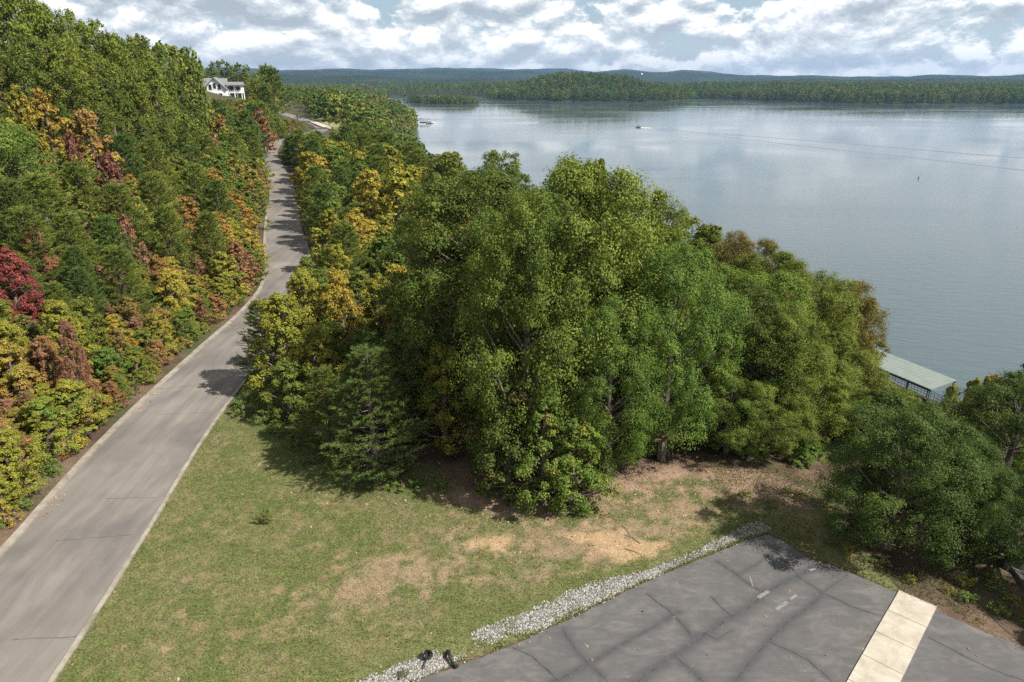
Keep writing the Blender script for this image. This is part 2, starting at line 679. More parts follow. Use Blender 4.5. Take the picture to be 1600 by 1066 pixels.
def height(x, y):
    x = np.atleast_1d(np.asarray(x, float)); y = np.atleast_1d(np.asarray(y, float))
    d, s, zr, hw = road_info(x, y)
    m = np.where(s > 0, np.maximum(d - hw - 0.9, 0), 0)
    rise = 17.0 * (1 - np.exp(-(m / 26.0) ** 1.25))
    rise *= 1 - 0.62 * smooth((y - 330) / 220)
    nz = (fbm(x * 0.06, y * 0.06, 3) - 0.5) * 2.0 * smooth(m / 14)
    top = zr + rise + nz
    k = smooth((y - 335) / 240)
    top = top * (1 - k) - 6.0 * k
    dh = np.hypot(x + 121, y - 297)
    top = np.where(dh < 60, np.minimum(top, 8.5 + 6.5 * smooth((dh - 22) / 34)), top)
    ds, si, _ = poly_dist(x, y, SHORE)
    inland = side_of(x, y, SHORE, si) * ds
    # the ground falls from the lot to the lake
    wob = (fbm(x * 0.08 + 50, y * 0.08, 3) - 0.5) * 6
    S = smooth(np.clip((inland + wob * smooth((45 - inland) / 20)) / 43.0, 0, 1))
    h = (WATER - 1.2) + (top - WATER + 1.2) * S
    return np.where(inland < 0, WATER - 1.2 - np.clip(-inland * 0.15, 0, 3.5), h)


def h1(x, y):
    return float(height(x, y)[0])


def axis(segs):
    out = [segs[0][0]]
    for a, b, st in segs:
        n = max(1, int(round((b - a) / st)))
        out += list(np.linspace(a, b, n + 1)[1:])
    return np.array(out)


def grid_mesh(name, xs, ys, zf, mat, tintf=None, keep=None, smooth_shade=True):
    X, Y = np.meshgrid(xs, ys)
    xf, yf = X.ravel(), Y.ravel()
    z = zf(xf, yf)
    nx, ny = len(xs), len(ys)
    i = np.arange((ny - 1) * (nx - 1))
    r, c = i // (nx - 1), i % (nx - 1)
    a = r * nx + c
    faces = np.stack([a, a + 1, a + nx + 1, a + nx], 1)
    if keep is not None:
        k = keep(xf, yf)
        faces = faces[k[faces].all(1)]
        used = np.unique(faces)
        remap = np.full(len(xf), -1); remap[used] = np.arange(len(used))
        faces = remap[faces]; xf, yf, z = xf[used], yf[used], z[used]
    attrs = {}
    if tintf is not None:
        attrs['tint'] = tintf(xf, yf)
    return mesh_np(name, np.stack([xf, yf, z], 1), faces, mat, attrs, smooth_shade)


def lerp3(a, b, f):
    return np.asarray(a)[None, :] * (1 - f[:, None]) + np.asarray(b)[None, :] * f[:, None]


def litter_tint(x, y):
    f = smooth((fbm(x * 0.5, y * 0.5, 4) - 0.35) / 0.3)
    c = lerp3((0.085, 0.060, 0.042), (0.175, 0.120, 0.085), f)
    g = smooth((fbm(x * 0.3 + 90, y * 0.3, 3) - 0.52) / 0.15)
    c = c * (1 - 0.55 * g[:, None]) + np.array((0.06, 0.085, 0.03))[None] * 0.55 * g[:, None]
    far = smooth((np.hypot(x, y) - 150) / 100)
    return c * (1 - 0.6 * far[:, None]) + np.array((0.045, 0.065, 0.028))[None] * 0.6 * far[:, None]


gx = axis([(-1700, -420, 40), (-420, -130, 8), (-130, -40, 1.6), (-40, 42, 1.0), (42, 100, 2.0)])
gy = axis([(-60, -10, 5), (-10, 75, 1.0), (75, 150, 1.6), (150, 330, 3.0), (330, 1900, 14)])
terrain = tag(link('ground', grid_mesh('ground', gx, gy, height, M_GROUND, litter_tint)), 'brown leaf covered ground under the woods', kind='structure')

# ------------------------------------------------------------------ lake
lake = MB()
lake.v = [(-1200, -400, WATER), (6000, -400, WATER), (6000, 2600, WATER), (-1200, 2600, WATER)]
lake.f4 = [(0, 1, 2, 3)]
tag(lake.build('lake', M_WATER), 'grey blue lake water reflecting clouds', kind='structure')

# ------------------------------------------------------------------ far land
def W(px, py):
    return at(px, py, WATER)


penin = np.array([W(540, 149.5), W(618, 150.2), W(700, 150.6), W(752, 151.6), W(766, 155.2), W(800, 157.6), W(900, 158.6), W(1000, 159.0), W(1055, 158.4), W(1068, 157.4)] +
                 [np.array((385, 1500)), np.array((300, 1640)), np.array((250, 2000)), np.array((-300, 2150)), np.array((-700, 1960))])
mainland = np.array([W(1020, 153.2), W(1080, 154.0), W(1165, 155.5), W(1185, 157.5), W(1250, 159.5), W(1340, 162.2), W(1440, 162.8), W(1520, 162.3), W(1600, 163.0), W(1750, 163.5), W(2000, 163)] +
                    [np.array((3400, 1300)), np.array((3400, 2700)), np.array((-1700, 2700)), np.array((-1700, 1850)), np.array((-300, 1850)), np.array((200, 1760))])
islet = np.array([W(626, 160.4), W(660, 162.5), W(700, 163.6), W(740, 164.2), W(751, 163.0), W(742, 161.2), W(700, 160.2), W(660, 159.2)])


def inside(x, y, P):
    r = np.zeros(x.shape, bool)
    j = len(P) - 1
    for i in range(len(P)):
        xi, yi = P[i]; xj, yj = P[j]
        c = ((yi > y) != (yj > y)) & (x < (xj - xi) * (y - yi) / (yj - yi + 1e-12) + xi)
        r ^= c
        j = i
    return r


def sdist(x, y, P):
    d, _, _ = poly_dist(x, y, P, True)
    return np.where(inside(x, y, P), d, -d)


def gauss(x, y, cx, cy, sx, sy):
    return np.exp(-((x - cx) / sx) ** 2 - ((y - cy) / sy) ** 2)


def far_height(x, y):
    a = sdist(x, y, penin)
    b = sdist(x, y, mainland)
    hp = 4 * smooth(a / 40) + smooth(a / 150) * (27 * gauss(x, y, 105, 1490, 150, 150) + 24 * gauss(x, y, -110, 1700, 190, 150) + 12 * gauss(x, y, 280, 1460, 110, 110) + 4)
    hm = 4 * smooth(b / 40) + smooth(b / 260) * (6 + 9 * fbm(x * 0.004, y * 0.004, 3))
    hh = np.maximum(np.where(a > 0, hp, -3), np.where(b > 0, hm, -3))
    return WATER + np.where((a > 0) | (b > 0), hh + 0.3, -2.5)


def green_tint(x, y):
    return np.tile(np.array([[0.04, 0.055, 0.025]]), (len(x), 1))


fx = axis([(-1700, 3400, 22)])
fy = axis([(1120, 2700, 22)])
tag(link('far_shore_land', grid_mesh('far_shore_land', fx, fy, far_height, M_GROUND, green_tint)), 'low wooded land across the lake', kind='structure')


def islet_height(x, y):
    a = sdist(x, y, islet)
    return WATER + np.where(a > 0, 0.3 + 1.5 * smooth(a / 15), -1.5)


ix0, iy0 = islet.min(0) - 10; ix1, iy1 = islet.max(0) + 10
tag(link('islet', grid_mesh('islet', axis([(ix0, ix1, 4)]), axis([(iy0, iy1, 4)]), islet_height, M_GROUND, green_tint)), 'narrow wooded islet in the lake', kind='structure')

# land to the horizon
pl = MB()
pl.v = [(-16000, 2690, WATER + 2), (16000, 2690, WATER + 2), (16000, 15000, WATER + 2), (-16000, 15000, WATER + 2),
        (-16000, 1000, WATER + 2), (-1690, 1000, WATER + 2), (-1690, 2690, WATER + 2)]
pl.f4 = [(0, 1, 2, 3), (4, 5, 6, 0)]
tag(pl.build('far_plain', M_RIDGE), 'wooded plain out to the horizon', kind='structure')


def ridge(name, D, half, prof, label, seed, rough=7.0):
    px = np.linspace(prof[0][0], prof[-1][0], 420)
    top = np.interp(px, [p[0] for p in prof], [p[1] for p in prof])
    k = np.ones(9) / 9
    top = np.convolve(np.pad(top, 4, 'edge'), k, 'valid')
    U = np.linspace(-1, 1, 27)
    V = []
    for x_, t_ in zip(px, top):
        r = ray(x_, t_)
        hor = math.hypot(r[0], r[1])
        az = math.atan2(r[0], r[1])
        zt = CAM_H + r[2] / hor * D
        for u in U:
            R_ = D + u * half
            X_, Y_ = R_ * math.sin(az), R_ * math.cos(az)
            prof_u = (0.5 + 0.5 * math.cos(math.pi * u)) ** 0.8
            V.append((X_, Y_, WATER + 1 + (zt - WATER - 1) * prof_u))
    V = np.array(V)
    nz = fbm(V[:, 0] * 0.0035 + seed, V[:, 1] * 0.0035, 5) - 0.5
    edge = np.tile((1 - np.abs(U) ** 2), len(px))
    valley = fbm(V[:, 0] * 0.0018 + seed * 3, V[:, 1] * 0.0018, 3)
    V[:, 2] += (nz * rough * 2.0) * edge - np.tile((1 - (1 - np.abs(U)) ** 2), len(px)) * valley * (V[:, 2] - WATER) * 0.6
    n, mU = len(px), len(U)
    i = np.arange((n - 1) * (mU - 1)); r_, c_ = i // (mU - 1), i % (mU - 1)
    a = r_ * mU + c_
    f = np.stack([a, a + mU, a + mU + 1, a + 1], 1)
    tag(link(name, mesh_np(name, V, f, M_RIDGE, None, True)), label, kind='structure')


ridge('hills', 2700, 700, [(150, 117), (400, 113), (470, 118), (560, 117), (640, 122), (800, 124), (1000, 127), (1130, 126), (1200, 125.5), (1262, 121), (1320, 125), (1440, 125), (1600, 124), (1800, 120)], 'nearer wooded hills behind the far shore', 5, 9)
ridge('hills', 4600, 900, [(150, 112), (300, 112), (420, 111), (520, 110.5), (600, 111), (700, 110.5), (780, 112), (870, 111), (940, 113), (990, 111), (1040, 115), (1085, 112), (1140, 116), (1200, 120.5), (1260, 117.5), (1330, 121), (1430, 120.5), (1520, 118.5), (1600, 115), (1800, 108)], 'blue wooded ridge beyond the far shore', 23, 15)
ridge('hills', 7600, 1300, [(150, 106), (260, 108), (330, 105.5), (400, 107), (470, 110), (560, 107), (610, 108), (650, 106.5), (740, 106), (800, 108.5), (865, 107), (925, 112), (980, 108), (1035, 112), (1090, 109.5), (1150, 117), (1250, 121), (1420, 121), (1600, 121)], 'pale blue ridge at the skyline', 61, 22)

# ------------------------------------------------------------------ driveway and kerbs
def strip_mesh(name, line, nrm, a, b, z0, mat, thick=0.4, wob=0.0):
    n = len(line)
    V = []
    for i in range(n):
        oa = a[i] if hasattr(a, '__len__') else a
        ob = b[i] if hasattr(b, '__len__') else b
        zz = line[i, 2] + (z0[i] if hasattr(z0, '__len__') else z0)
        pa = line[i, :2] + nrm[i] * oa
        pb = line[i, :2] + nrm[i] * ob
        V += [(pa[0], pa[1], zz), (pb[0], pb[1], zz), (pa[0], pa[1], zz - thick), (pb[0], pb[1], zz - thick)]
    f = []
    for i in range(n - 1):
        q = 4 * i
        f += [(q, q + 4, q + 5, q + 1), (q + 2, q + 6, q + 4, q), (q + 1, q + 5, q + 7, q + 3)]
    f += [(0, 1, 3, 2), (4 * n - 4, 4 * n - 2, 4 * n - 1, 4 * n - 3)]
    return mesh_np(name, np.array(V), np.array(f), mat)


lift = np.interp(ROAD[:, 1], [100, 150], [0.02, 0.16])
road = tag(link('driveway', strip_mesh('driveway', ROAD, RNRM, -ROAD_HALF, ROAD_HALF, lift, M_ROAD, 0.5)), 'pale grey asphalt driveway climbing beside the wooded bank', kind='structure')
nk = int(np.argmax(ROAD[:, 1] > 118))
kl = ROAD[:nk]
jit = np.array([random.uniform(-0.02, 0.02) for _ in range(nk)])
tag(link('kerb', strip_mesh('kerb', kl, RNRM[:nk], -ROAD_HALF[:nk] - 0.34 + jit, -ROAD_HALF[:nk] + 0.002, 0.13, M_KERB, 0.6)), 'tan concrete kerb along the uphill edge of the driveway', kind='structure')
nk2 = int(np.argmax(ROAD[:, 1] > 90))
tag(link('kerb', strip_mesh('kerb', ROAD[:nk2], RNRM[:nk2], ROAD_HALF[:nk2] - 0.002, ROAD_HALF[:nk2] + 0.19 + jit[:nk2], 0.10, M_KERB, 0.6)), 'narrow concrete kerb along the lawn edge of the driveway', kind='structure')

# seams across the driveway
def seam(ya, yb, z=0.026, wd=0.025):
    pts = []
    for k in range(9):
        f = k / 8
        pts.append((ya[0] + (yb[0] - ya[0]) * f, ya[1] + (yb[1] - ya[1]) * f + random.uniform(-0.05, 0.05)))
    return pts


def ribbon(pts, width, z, mat, name, parent=None, noise_w=0.5):
    V = []; f = []
    pts = np.array(pts, float)
    n = len(pts)
    tn = np.gradient(pts, axis=0)
    tn /= np.linalg.norm(tn, axis=1)[:, None] + 1e-9
    for i in range(n):
        nn = np.array((-tn[i, 1], tn[i, 0]))
        wa = width * (1 + noise_w * random.uniform(-1, 1)) / 2
        wb = width * (1 + noise_w * random.uniform(-1, 1)) / 2
        V += [(*(pts[i] + nn * wa), z), (*(pts[i] - nn * wb), z)]
        if i: f.append((2 * i - 2, 2 * i - 1, 2 * i + 1, 2 * i))
    return link(name, mesh_np(name, np.array(V), np.array(f), mat), parent)


def densify(pts, step=0.25, jitter=0.05):
    pts = [np.asarray(p, float) for p in pts]
    out = []
    for a, b in zip(pts[:-1], pts[1:]):
        n = max(2, int(np.linalg.norm(b - a) / step))
        for k in range(n):
            out.append(a + (b - a) * k / n + np.array((random.uniform(-jitter, jitter), random.uniform(-jitter, jitter))))
    out.append(pts[-1])
    return out


M_SEAM = simple_mat('road_seam', (0.085, 0.08, 0.077), 0.85, 0.3, 7)
for a, b in (((236, 610), (330, 600)), ((20, 1000), (140, 995)), ((85, 846), (208, 836)), ((165, 780), (243, 778)), ((250, 648), (330, 645))):
    ribbon(densify([at(*a), at(*b)], 0.22, 0.025), 0.03, 0.025, M_SEAM, 'crack', road, 0.8)

# ------------------------------------------------------------------ parking lot
LOT = np.array([at(650, 1066), at(700, 1048), at(800, 1009), at(900, 964), at(1000, 914), at(1100, 872), at(1165, 846), at(1200, 835), at(1228, 848), at(1262, 872), at(1330, 896),
                at(1400, 926), at(1460, 953), at(1530, 985), at(1600, 1012), (26, 13), (26, -14), (-15, -14), (-15, 10.5)])
b_ = MB()
lotd = []
for i in range(len(LOT)):
    a, c = LOT[i], LOT[(i + 1) % len(LOT)]
    n = max(1, int(np.linalg.norm(c - a) / 0.4))
    for k in range(n):
        p = a + (c - a) * k / n
        lotd.append((p[0] + random.uniform(-0.05, 0.05), p[1] + random.uniform(-0.05, 0.05), 0.03))
b_.prism(lotd[::-1], (0, 0, -0.3))
# cap with an n-gon so that the concave outline triangulates well
me = bpy.data.meshes.new('parking_lot')
nL = len(lotd)
me.from_pydata(lotd + [(p[0], p[1], -0.3) for p in lotd], [], [list(range(nL))[::-1]] + [[i, (i + 1) % nL, nL + (i + 1) % nL, nL + i] for i in range(nL)])
me.materials.append(M_LOT)
me.update()
lot = tag(link('parking_lot', me), 'dark cracked asphalt parking lot', kind='structure')


def c4(x, y):
    return at(800 + x / 2, 533 + y / 2)


cracks = [
    ([(130, 1066), (240, 1012), (300, 975), (375, 930), (455, 888), (520, 850)], 0.17),
    ([(380, 1075), (505, 985), (620, 908), (680, 865), (745, 832), (790, 790), (860, 752), (920, 722), (985, 690)], 0.24),
    ([(690, 1080), (740, 1010), (800, 940), (860, 880), (930, 832), (970, 790)], 0.20),
    ([(970, 790), (1020, 752), (1060, 735)], 0.10),
    ([(160, 905), (190, 955), (240, 1012), (300, 1066)], 0.15),
    ([(490, 845), (530, 885), (560, 925), (612, 914)], 0.15),
    ([(505, 985), (548, 1020), (600, 1070)], 0.20),
    ([(640, 690), (700, 730), (745, 765), (790, 790)], 0.14),
    ([(700, 735), (780, 690), (838, 650)], 0.12),
    ([(845, 680), (900, 742), (970, 788), (1060, 832), (1140, 858)], 0.11),
    ([(800, 940), (865, 968), (925, 1000), (1000, 1066)], 0.13),
    ([(600, 912), (640, 935), (690, 905)], 0.10),
    ([(1300, 928), (1400, 980), (1500, 1030), (1620, 1070)], 0.06),
    ([(1500, 862), (1545, 905), (1600, 950)], 0.10),
    ([(420, 790), (470, 830), (500, 850)], 0.08),
    ([(0, 960), (60, 985), (110, 1030), (150, 1066)], 0.07),
    ([(620, 800), (660, 840), (685, 862)], 0.08),
]
crack_lines = []
for ci_, (pts, wd) in enumerate(cracks):
    line_ = densify([c4(*p) for p in pts], 0.2, 0.022)
    crack_lines.append((np.array(line_), wd))
    ribbon(line_, max(0.03, wd * 0.22), 0.0385 + 0.0004 * ci_, M_TAR, 'crack', lot, 0.8)
for (x0, y0), (x1, y1), wd in (((768, 806), (802, 784), 0.16), ((824, 842), (860, 818), 0.17), ((868, 812), (888, 796), 0.12), ((742, 738), (752, 770), 0.08), ((930, 720), (948, 714), 0.12)):
    ribbon(densify([c4(x0, y0), c4(x1, y1)], 0.12, 0.008), wd, 0.0475, M_PAINT, 'painted_mark', lot, 0.15)

def lot_keep(x, y):
    d_, _, _ = poly_dist(x, y, LOT, True)
    return inside(x, y, LOT) & (d_ > 0.12)


sx_, sy_ = axis([(-8, 22, 0.12)]), axis([(14.5, 27, 0.12)])
surf = grid_mesh('surface', sx_, sy_, lambda x, y: np.full(len(x), 0.0345), M_LOT, None, lot_keep)
nv_ = len(surf.vertices)
co_ = np.empty(nv_ * 3, np.float32); surf.vertices.foreach_get('co', co_); co_ = co_.reshape(-1, 3)
seal = np.zeros(nv_)
for line_, wd in crack_lines:
    dd_, _, _ = poly_dist(co_[:, 0].astype(float), co_[:, 1].astype(float), line_[::2])
    seal = np.maximum(seal, min(1.0, wd * 6.5) * np.exp(-(dd_ / (wd * 1.15)) ** 2) + 0.16 * np.exp(-(dd_ / 0.55) ** 2))
at_ = surf.attributes.new('seal', 'FLOAT', 'POINT')
at_.data.foreach_set('value', seal.astype(np.float32))
link('surface', surf, lot)

# concrete walkway laid across the lot, slab by slab
fl, fr = at(1405, 925), at(1461, 952)
nl, nr = at(1325, 1066), at(1425, 1066)
dirw = (nl - fl) / np.linalg.norm(nl - fl)
perp = np.array((-dirw[1], dirw[0]))
if perp @ (fr - fl) < 0: perp = -perp
wid = (fr - fl) @ perp
walk = tag(empty('concrete_walkway', (*(fl + perp * wid / 2), 0.03), math.atan2(dirw[1], dirw[0])), 'strip of pale concrete slabs crossing the asphalt lot', kind='structure')
wid = wid * 1.03
slab_len = 1.55
for k in range(10):
    s = MB()
    s.box((slab_len * (k + 0.5), random.uniform(-0.008, 0.008), 0.0), (slab_len - 0.022, wid, 0.12 + random.uniform(-0.006, 0.006)))
    s.build('slab', M_WALK, walk)

# ------------------------------------------------------------------ lawn
TREE_EDGE = [(352, 628), (385, 650), (430, 700), (480, 745), (560, 770), (640, 780), (720, 800), (800, 815), (860, 815), (900, 800), (960, 790), (1010, 768), (1100, 750), (1165, 745), (1230, 758), (1300, 770)]
GRAVEL_UP = [(500, 1085), (560, 1062), (640, 1028), (700, 1000), (740, 984), (820, 955), (870, 930), (930, 906), (1000, 893), (1060, 872), (1120, 842), (1160, 820), (1188, 812), (1206, 824)]
tree_edge = np.array([at(*p) for p in TREE_EDGE])
grav_up = np.array([at(*p) for p in GRAVEL_UP])
lawn_right = [at(1240, 830), at(1300, 850), at(1380, 880)]


def lawn_tint(x, y):
    n1 = fbm(x * 0.55, y * 0.55, 5)
    n2 = fbm(x * 1.7 + 40, y * 1.7, 4)
    n3 = fbm(x * 0.22 + 9, y * 0.22 + 5, 3)
    green = np.array((0.140, 0.160, 0.054)); olive = np.array((0.178, 0.176, 0.076)); dry = np.array((0.300, 0.222, 0.140)); dirt = np.array((0.43, 0.30, 0.175))
    lit = np.array((0.36, 0.245, 0.175))
    f = smooth((n1 * 0.6 + n2 * 0.4 - 0.36) / 0.26)
    c = lerp3(green, olive, f)
    n3f = fbm(x * 4.5 + 3, y * 4.5 + 8, 3)
    # dried band through the middle of the lawn and bare soil below the trees
    dm = np.zeros(len(x))
    for (px, py, rx, ry, s) in ((640, 890, 4.2, 1.5, 0.9), (560, 925, 3.6, 1.1, 0.75), (690, 880, 2.6, 1.3, 0.7), (600, 960, 2.6, 1.2, 0.45), (760, 850, 2.0, 1.2, 0.9), (720, 900, 3.0, 1.2, 0.5),
                                (440, 990, 1.6, 0.8, 0.55), (480, 690, 0.9, 1.6, 0.6), (950, 845, 3.4, 1.9, 1.1), (860, 855, 2.6, 1.3, 0.9), (1060, 800, 3.4, 1.7, 0.9), (1010, 830, 2.2, 1.4, 1.0),
                                (1160, 780, 3.0, 1.8, 0.9), (1230, 790, 2.6, 1.6, 0.6), (510, 780, 1.6, 1.0, 0.35), (330, 900, 1.2, 0.7, 0.45), (300, 960, 1.0, 0.6, 0.45), (830, 900, 3.6, 1.0, 0.5)):
        q = at(px, py)
        dm = np.maximum(dm, s * np.exp(-((x - q[0]) / rx) ** 2 - ((y - q[1]) / ry) ** 2))
    dmn = np.clip(smooth((dm * 0.95 + (n2 - 0.5) * 1.1 + (n3f - 0.5) * 0.8 - 0.27) / 0.6), 0, 1) * 0.9
    c = c * (1 - dmn[:, None]) + dry[None] * dmn[:, None]
    # reddish thatch specks everywhere
    th = smooth((n2 * 0.35 + n3f * 0.4 + fbm(x * 0.9 + 70, y * 0.9 + 20, 4) * 0.25 - 0.535) / 0.08) * 0.34
    c = c * (1 - th[:, None]) + np.array((0.30, 0.20, 0.125))[None] * th[:, None]
    bare = np.zeros(len(x))
    for (px, py, rx, ry, s) in ((985, 858, 1.7, 1.0, 1.1), (770, 850, 1.5, 0.7, 1.0), (940, 838, 2.0, 1.0, 0.8), (1030, 850, 1.2, 0.7, 0.8)):
        q = at(px, py)
        bare = np.maximum(bare, s * np.exp(-((x - q[0]) / rx) ** 2 - ((y - q[1]) / ry) ** 2))
    bf = smooth((bare + (n2 - 0.5) * 1.2 - 0.35) / 0.4)
    c = c * (1 - bf[:, None]) + dirt[None] * bf[:, None]
    # leaf litter toward and under the tree edge
    d, _, _ = poly_dist(x, y, tree_edge)
    yl = np.interp(x, tree_edge[:, 0], tree_edge[:, 1])
    over = np.where(y > yl, d, -d)
    rt = smooth((x - 8.5 + (n2 - 0.5) * 3) / 3.5) * smooth((over + 2.8 + (n1 - 0.5) * 3) / 1.5)
    lt_ = litter_tint(x, y)
    pk = lit[None] * (0.75 + 0.5 * n2[:, None])
    slope = (smooth((15.8 - x) / 3.5) * smooth((2.6 - over + (n1 - 0.5) * 2) / 2.0))[:, None]
    lt_ = lt_ * (1 - 0.8 * slope) + pk * 0.8 * slope
    c = c * (1 - rt[:, None]) + lt_ * rt[:, None]
    lf = smooth((over + 0.3 + (n2 - 0.5) * 2.4) / 1.3) * smooth((x + 5.0) / 3.0)
    lf = lf * (1 - 0.999 * smooth((x - 9) / 3.5))
    edge_f = smooth((over - 1.2 + (n1 - 0.5) * 2) / 1.6)[:, None]
    lit = lit[None] * (1 - edge_f) + litter_tint(x, y) * edge_f
    c = c * (1 - lf[:, None]) + (lit * 0.5 + lt_ * 0.5) * lf[:, None]
    wf = smooth((over + 1.0 + (n2 - 0.5) * 1.5) / 1.2) * smooth((-5.0 - x) / 3.0) * 0.8
    c = c * (1 - wf[:, None]) + np.array((0.105, 0.14, 0.04))[None] * wf[:, None]
    c = c * 0.98
    # lusher grass along the gravel and the kerb
    dg, _, _ = poly_dist(x, y, grav_up)
    gf = np.exp(-(dg / 0.7) ** 2) * smooth((n2 - 0.38) / 0.2) * 0.7
    c = c * (1 - gf[:, None]) + np.array((0.13, 0.165, 0.05))[None] * gf[:, None]
    return c


def lawn_keep(x, y):
    d, s, zr, hw = road_info(x, y)
    ok = (s < 0) & (d > hw + 0.05)
    yl = np.interp(x, tree_edge[:, 0], tree_edge[:, 1])
    ok &= y < yl + 3.2 + (fbm(x * 0.7, y * 0.7, 3) - 0.5) * 2.0
    ok &= ~inside(x, y, LOT)
    ok &= x < 16.3
    ok &= np.abs(height(x, y)) < 0.02
    return ok


lawn = tag(link('lawn', grid_mesh('lawn', axis([(-19, 17, 0.16)]), axis([(4, 44, 0.16)]), lambda x, y: height(x, y) + 0.008, M_LAWN, lawn_tint, lawn_keep)), 'patchy green and tan lawn between driveway and lot', kind='structure')


def blades(name, pts, tint, hmin, hmax, wmin, wmax, label):
    n = len(pts)
    ang = RNG.uniform(0, 2 * np.pi, n)
    hh = RNG.uniform(hmin, hmax, n); ww = RNG.uniform(wmin, wmax, n)
    lean = RNG.normal(0, 0.55, (n, 2)) * hh[:, None]
    dx = np.stack([np.cos(ang), np.sin(ang)], 1) * ww[:, None] / 2
    V = np.zeros((n, 3, 3))
    V[:, 0, :2] = pts[:, :2] - dx; V[:, 1, :2] = pts[:, :2] + dx; V[:, 2, :2] = pts[:, :2] + lean
    V[:, 0, 2] = pts[:, 2]; V[:, 1, 2] = pts[:, 2]; V[:, 2, 2] = pts[:, 2] + hh
    T = np.repeat(tint * RNG.uniform(0.7, 1.3, (n, 1)), 3, axis=0)
    me = mesh_np(name, V.reshape(-1, 3), np.arange(3 * n).reshape(n, 3), M_GRASS, {'tint': T})
    return tag(link(name, me), label, kind='stuff')


N = 260000
q = np.stack([RNG.uniform(-19, 14, N), RNG.uniform(16, 42, N)], 1)
k = lawn_keep(q[:, 0], q[:, 1])
q = q[k]
tn = lawn_tint(q[:, 0], q[:, 1])
gr = (tn[:, 1] / (tn[:, 0] + 1e-6))
keep = RNG.random(len(q)) < np.clip((gr - 0.62) * 2.4, 0.12, 1)
q, tn = q[keep], tn[keep]
blades('grass', np.column_stack([q, np.full(len(q), 0.0)]), tn * 0.86, 0.04, 0.13, 0.012, 0.035, 'short mown grass of the lawn')

# ------------------------------------------------------------------ gravel drain along the lot
def band_points(up, low, n):
    """random points between two polylines of equal parameter"""
    s = RNG.random(n); tcr = RNG.random(n)
    def interp(P, s):
        L = np.concatenate([[0], np.cumsum(np.linalg.norm(np.diff(P, axis=0), axis=1))]); L /= L[-1]
        return np.stack([np.interp(s, L, P[:, 0]), np.interp(s, L, P[:, 1])], 1)
    a, b = interp(up, s), interp(low, s)
    return a + (b - a) * tcr[:, None], s, tcr


low_edge = np.array([at(650, 1066) + (at(650, 1066) - at(700, 1048)) * 1.6, at(650, 1066), at(700, 1048), at(800, 1009), at(900, 964), at(1000, 914), at(1100, 872), at(1165, 846), at(1198, 834)])
pp, ss, tt = band_points(grav_up, low_edge, 30000)
dens = fbm(pp[:, 0] * 0.55 + 3, pp[:, 1] * 0.55, 3)
edge_w = np.minimum(tt, 1 - tt)
px_s = np.array([project(a, b, 0)[0] for a, b in pp[:, :2]])
main = np.interp(px_s, [540, 600, 690, 735, 760, 850, 1000, 1040, 1075, 1120, 1150, 1200], [0.8, 0.95, 0.95, 0.9, 1.0, 1.0, 1.0, 0.6, 0.22, 0.55, 0.75, 0.5])
prob = main * np.clip(0.25 + (dens - 0.33) * 3.2, 0, 1) * np.clip((0.86 - tt) * 6 + 0.25, 0.06, 1) * np.clip(tt * 3.2 + 0.08, 0, 1)
kp = RNG.random(len(pp)) < prob
pp = pp[kp]


def stones(name, pts, smin, smax, label, zf=None):
    ico_v = np.array([(0, 0, 1), (0.9, 0, 0.1), (0.25, 0.85, 0), (-0.75, 0.5, 0.1), (-0.7, -0.55, -0.1), (0.3, -0.85, 0.1), (0, 0, -1)], float)
    ico_f = np.array([(0, 1, 2), (0, 2, 3), (0, 3, 4), (0, 4, 5), (0, 5, 1), (6, 2, 1), (6, 3, 2), (6, 4, 3), (6, 5, 4), (6, 1, 5)])
    n = len(pts)
    sc = RNG.uniform(smin, smax, n)
    V = ico_v[None] * RNG.uniform(0.65, 1.3, (n, 7, 1)) * sc[:, None, None] * np.array((1, 1, 0.7))
    a = RNG.uniform(0, 6.28, n)
    c, s = np.cos(a)[:, None], np.sin(a)[:, None]
    X = V[:, :, 0] * c - V[:, :, 1] * s; Y = V[:, :, 0] * s + V[:, :, 1] * c
    z = zf(pts[:, 0], pts[:, 1]) if zf else np.zeros(n)
    V = np.stack([X + pts[:, 0:1], Y + pts[:, 1:2], V[:, :, 2] + (z + sc * 0.3)[:, None]], 2)
    fcs = (ico_f[None] + (np.arange(n) * 7)[:, None, None]).reshape(-1, 3)
    tone = np.repeat(RNG.random(n), 7)
    return tag(link(name, mesh_np(name, V.reshape(-1, 3), fcs, M_STONE, {'tone': tone})), label, kind='stuff')


stones('gravel', pp, 0.016, 0.062, 'pale limestone gravel along the lot edge')
# weeds rooted in the gravel edge
wp, ws, wt = band_points(grav_up, low_edge, 40000)
wn = fbm(wp[:, 0] * 0.8 + 60, wp[:, 1] * 0.8, 4)
kp = (RNG.random(len(wp)) < np.where(wt > 0.75, 0.45, 0.09) * smooth((wn - 0.42) / 0.16)) & ~inside(wp[:, 0], wp[:, 1], LOT)
wp = wp[kp]
wt_ = lerp3((0.15, 0.19, 0.05), (0.26, 0.25, 0.09), RNG.random(len(wp)))
blades('weeds', np.column_stack([wp, np.zeros(len(wp))]), wt_, 0.04, 0.13, 0.03, 0.07, 'low green weeds between the gravel and the asphalt')

# ------------------------------------------------------------------ tree prototypes
def unit(v):
    return v / (np.linalg.norm(v, axis=-1, keepdims=True) + 1e-9)


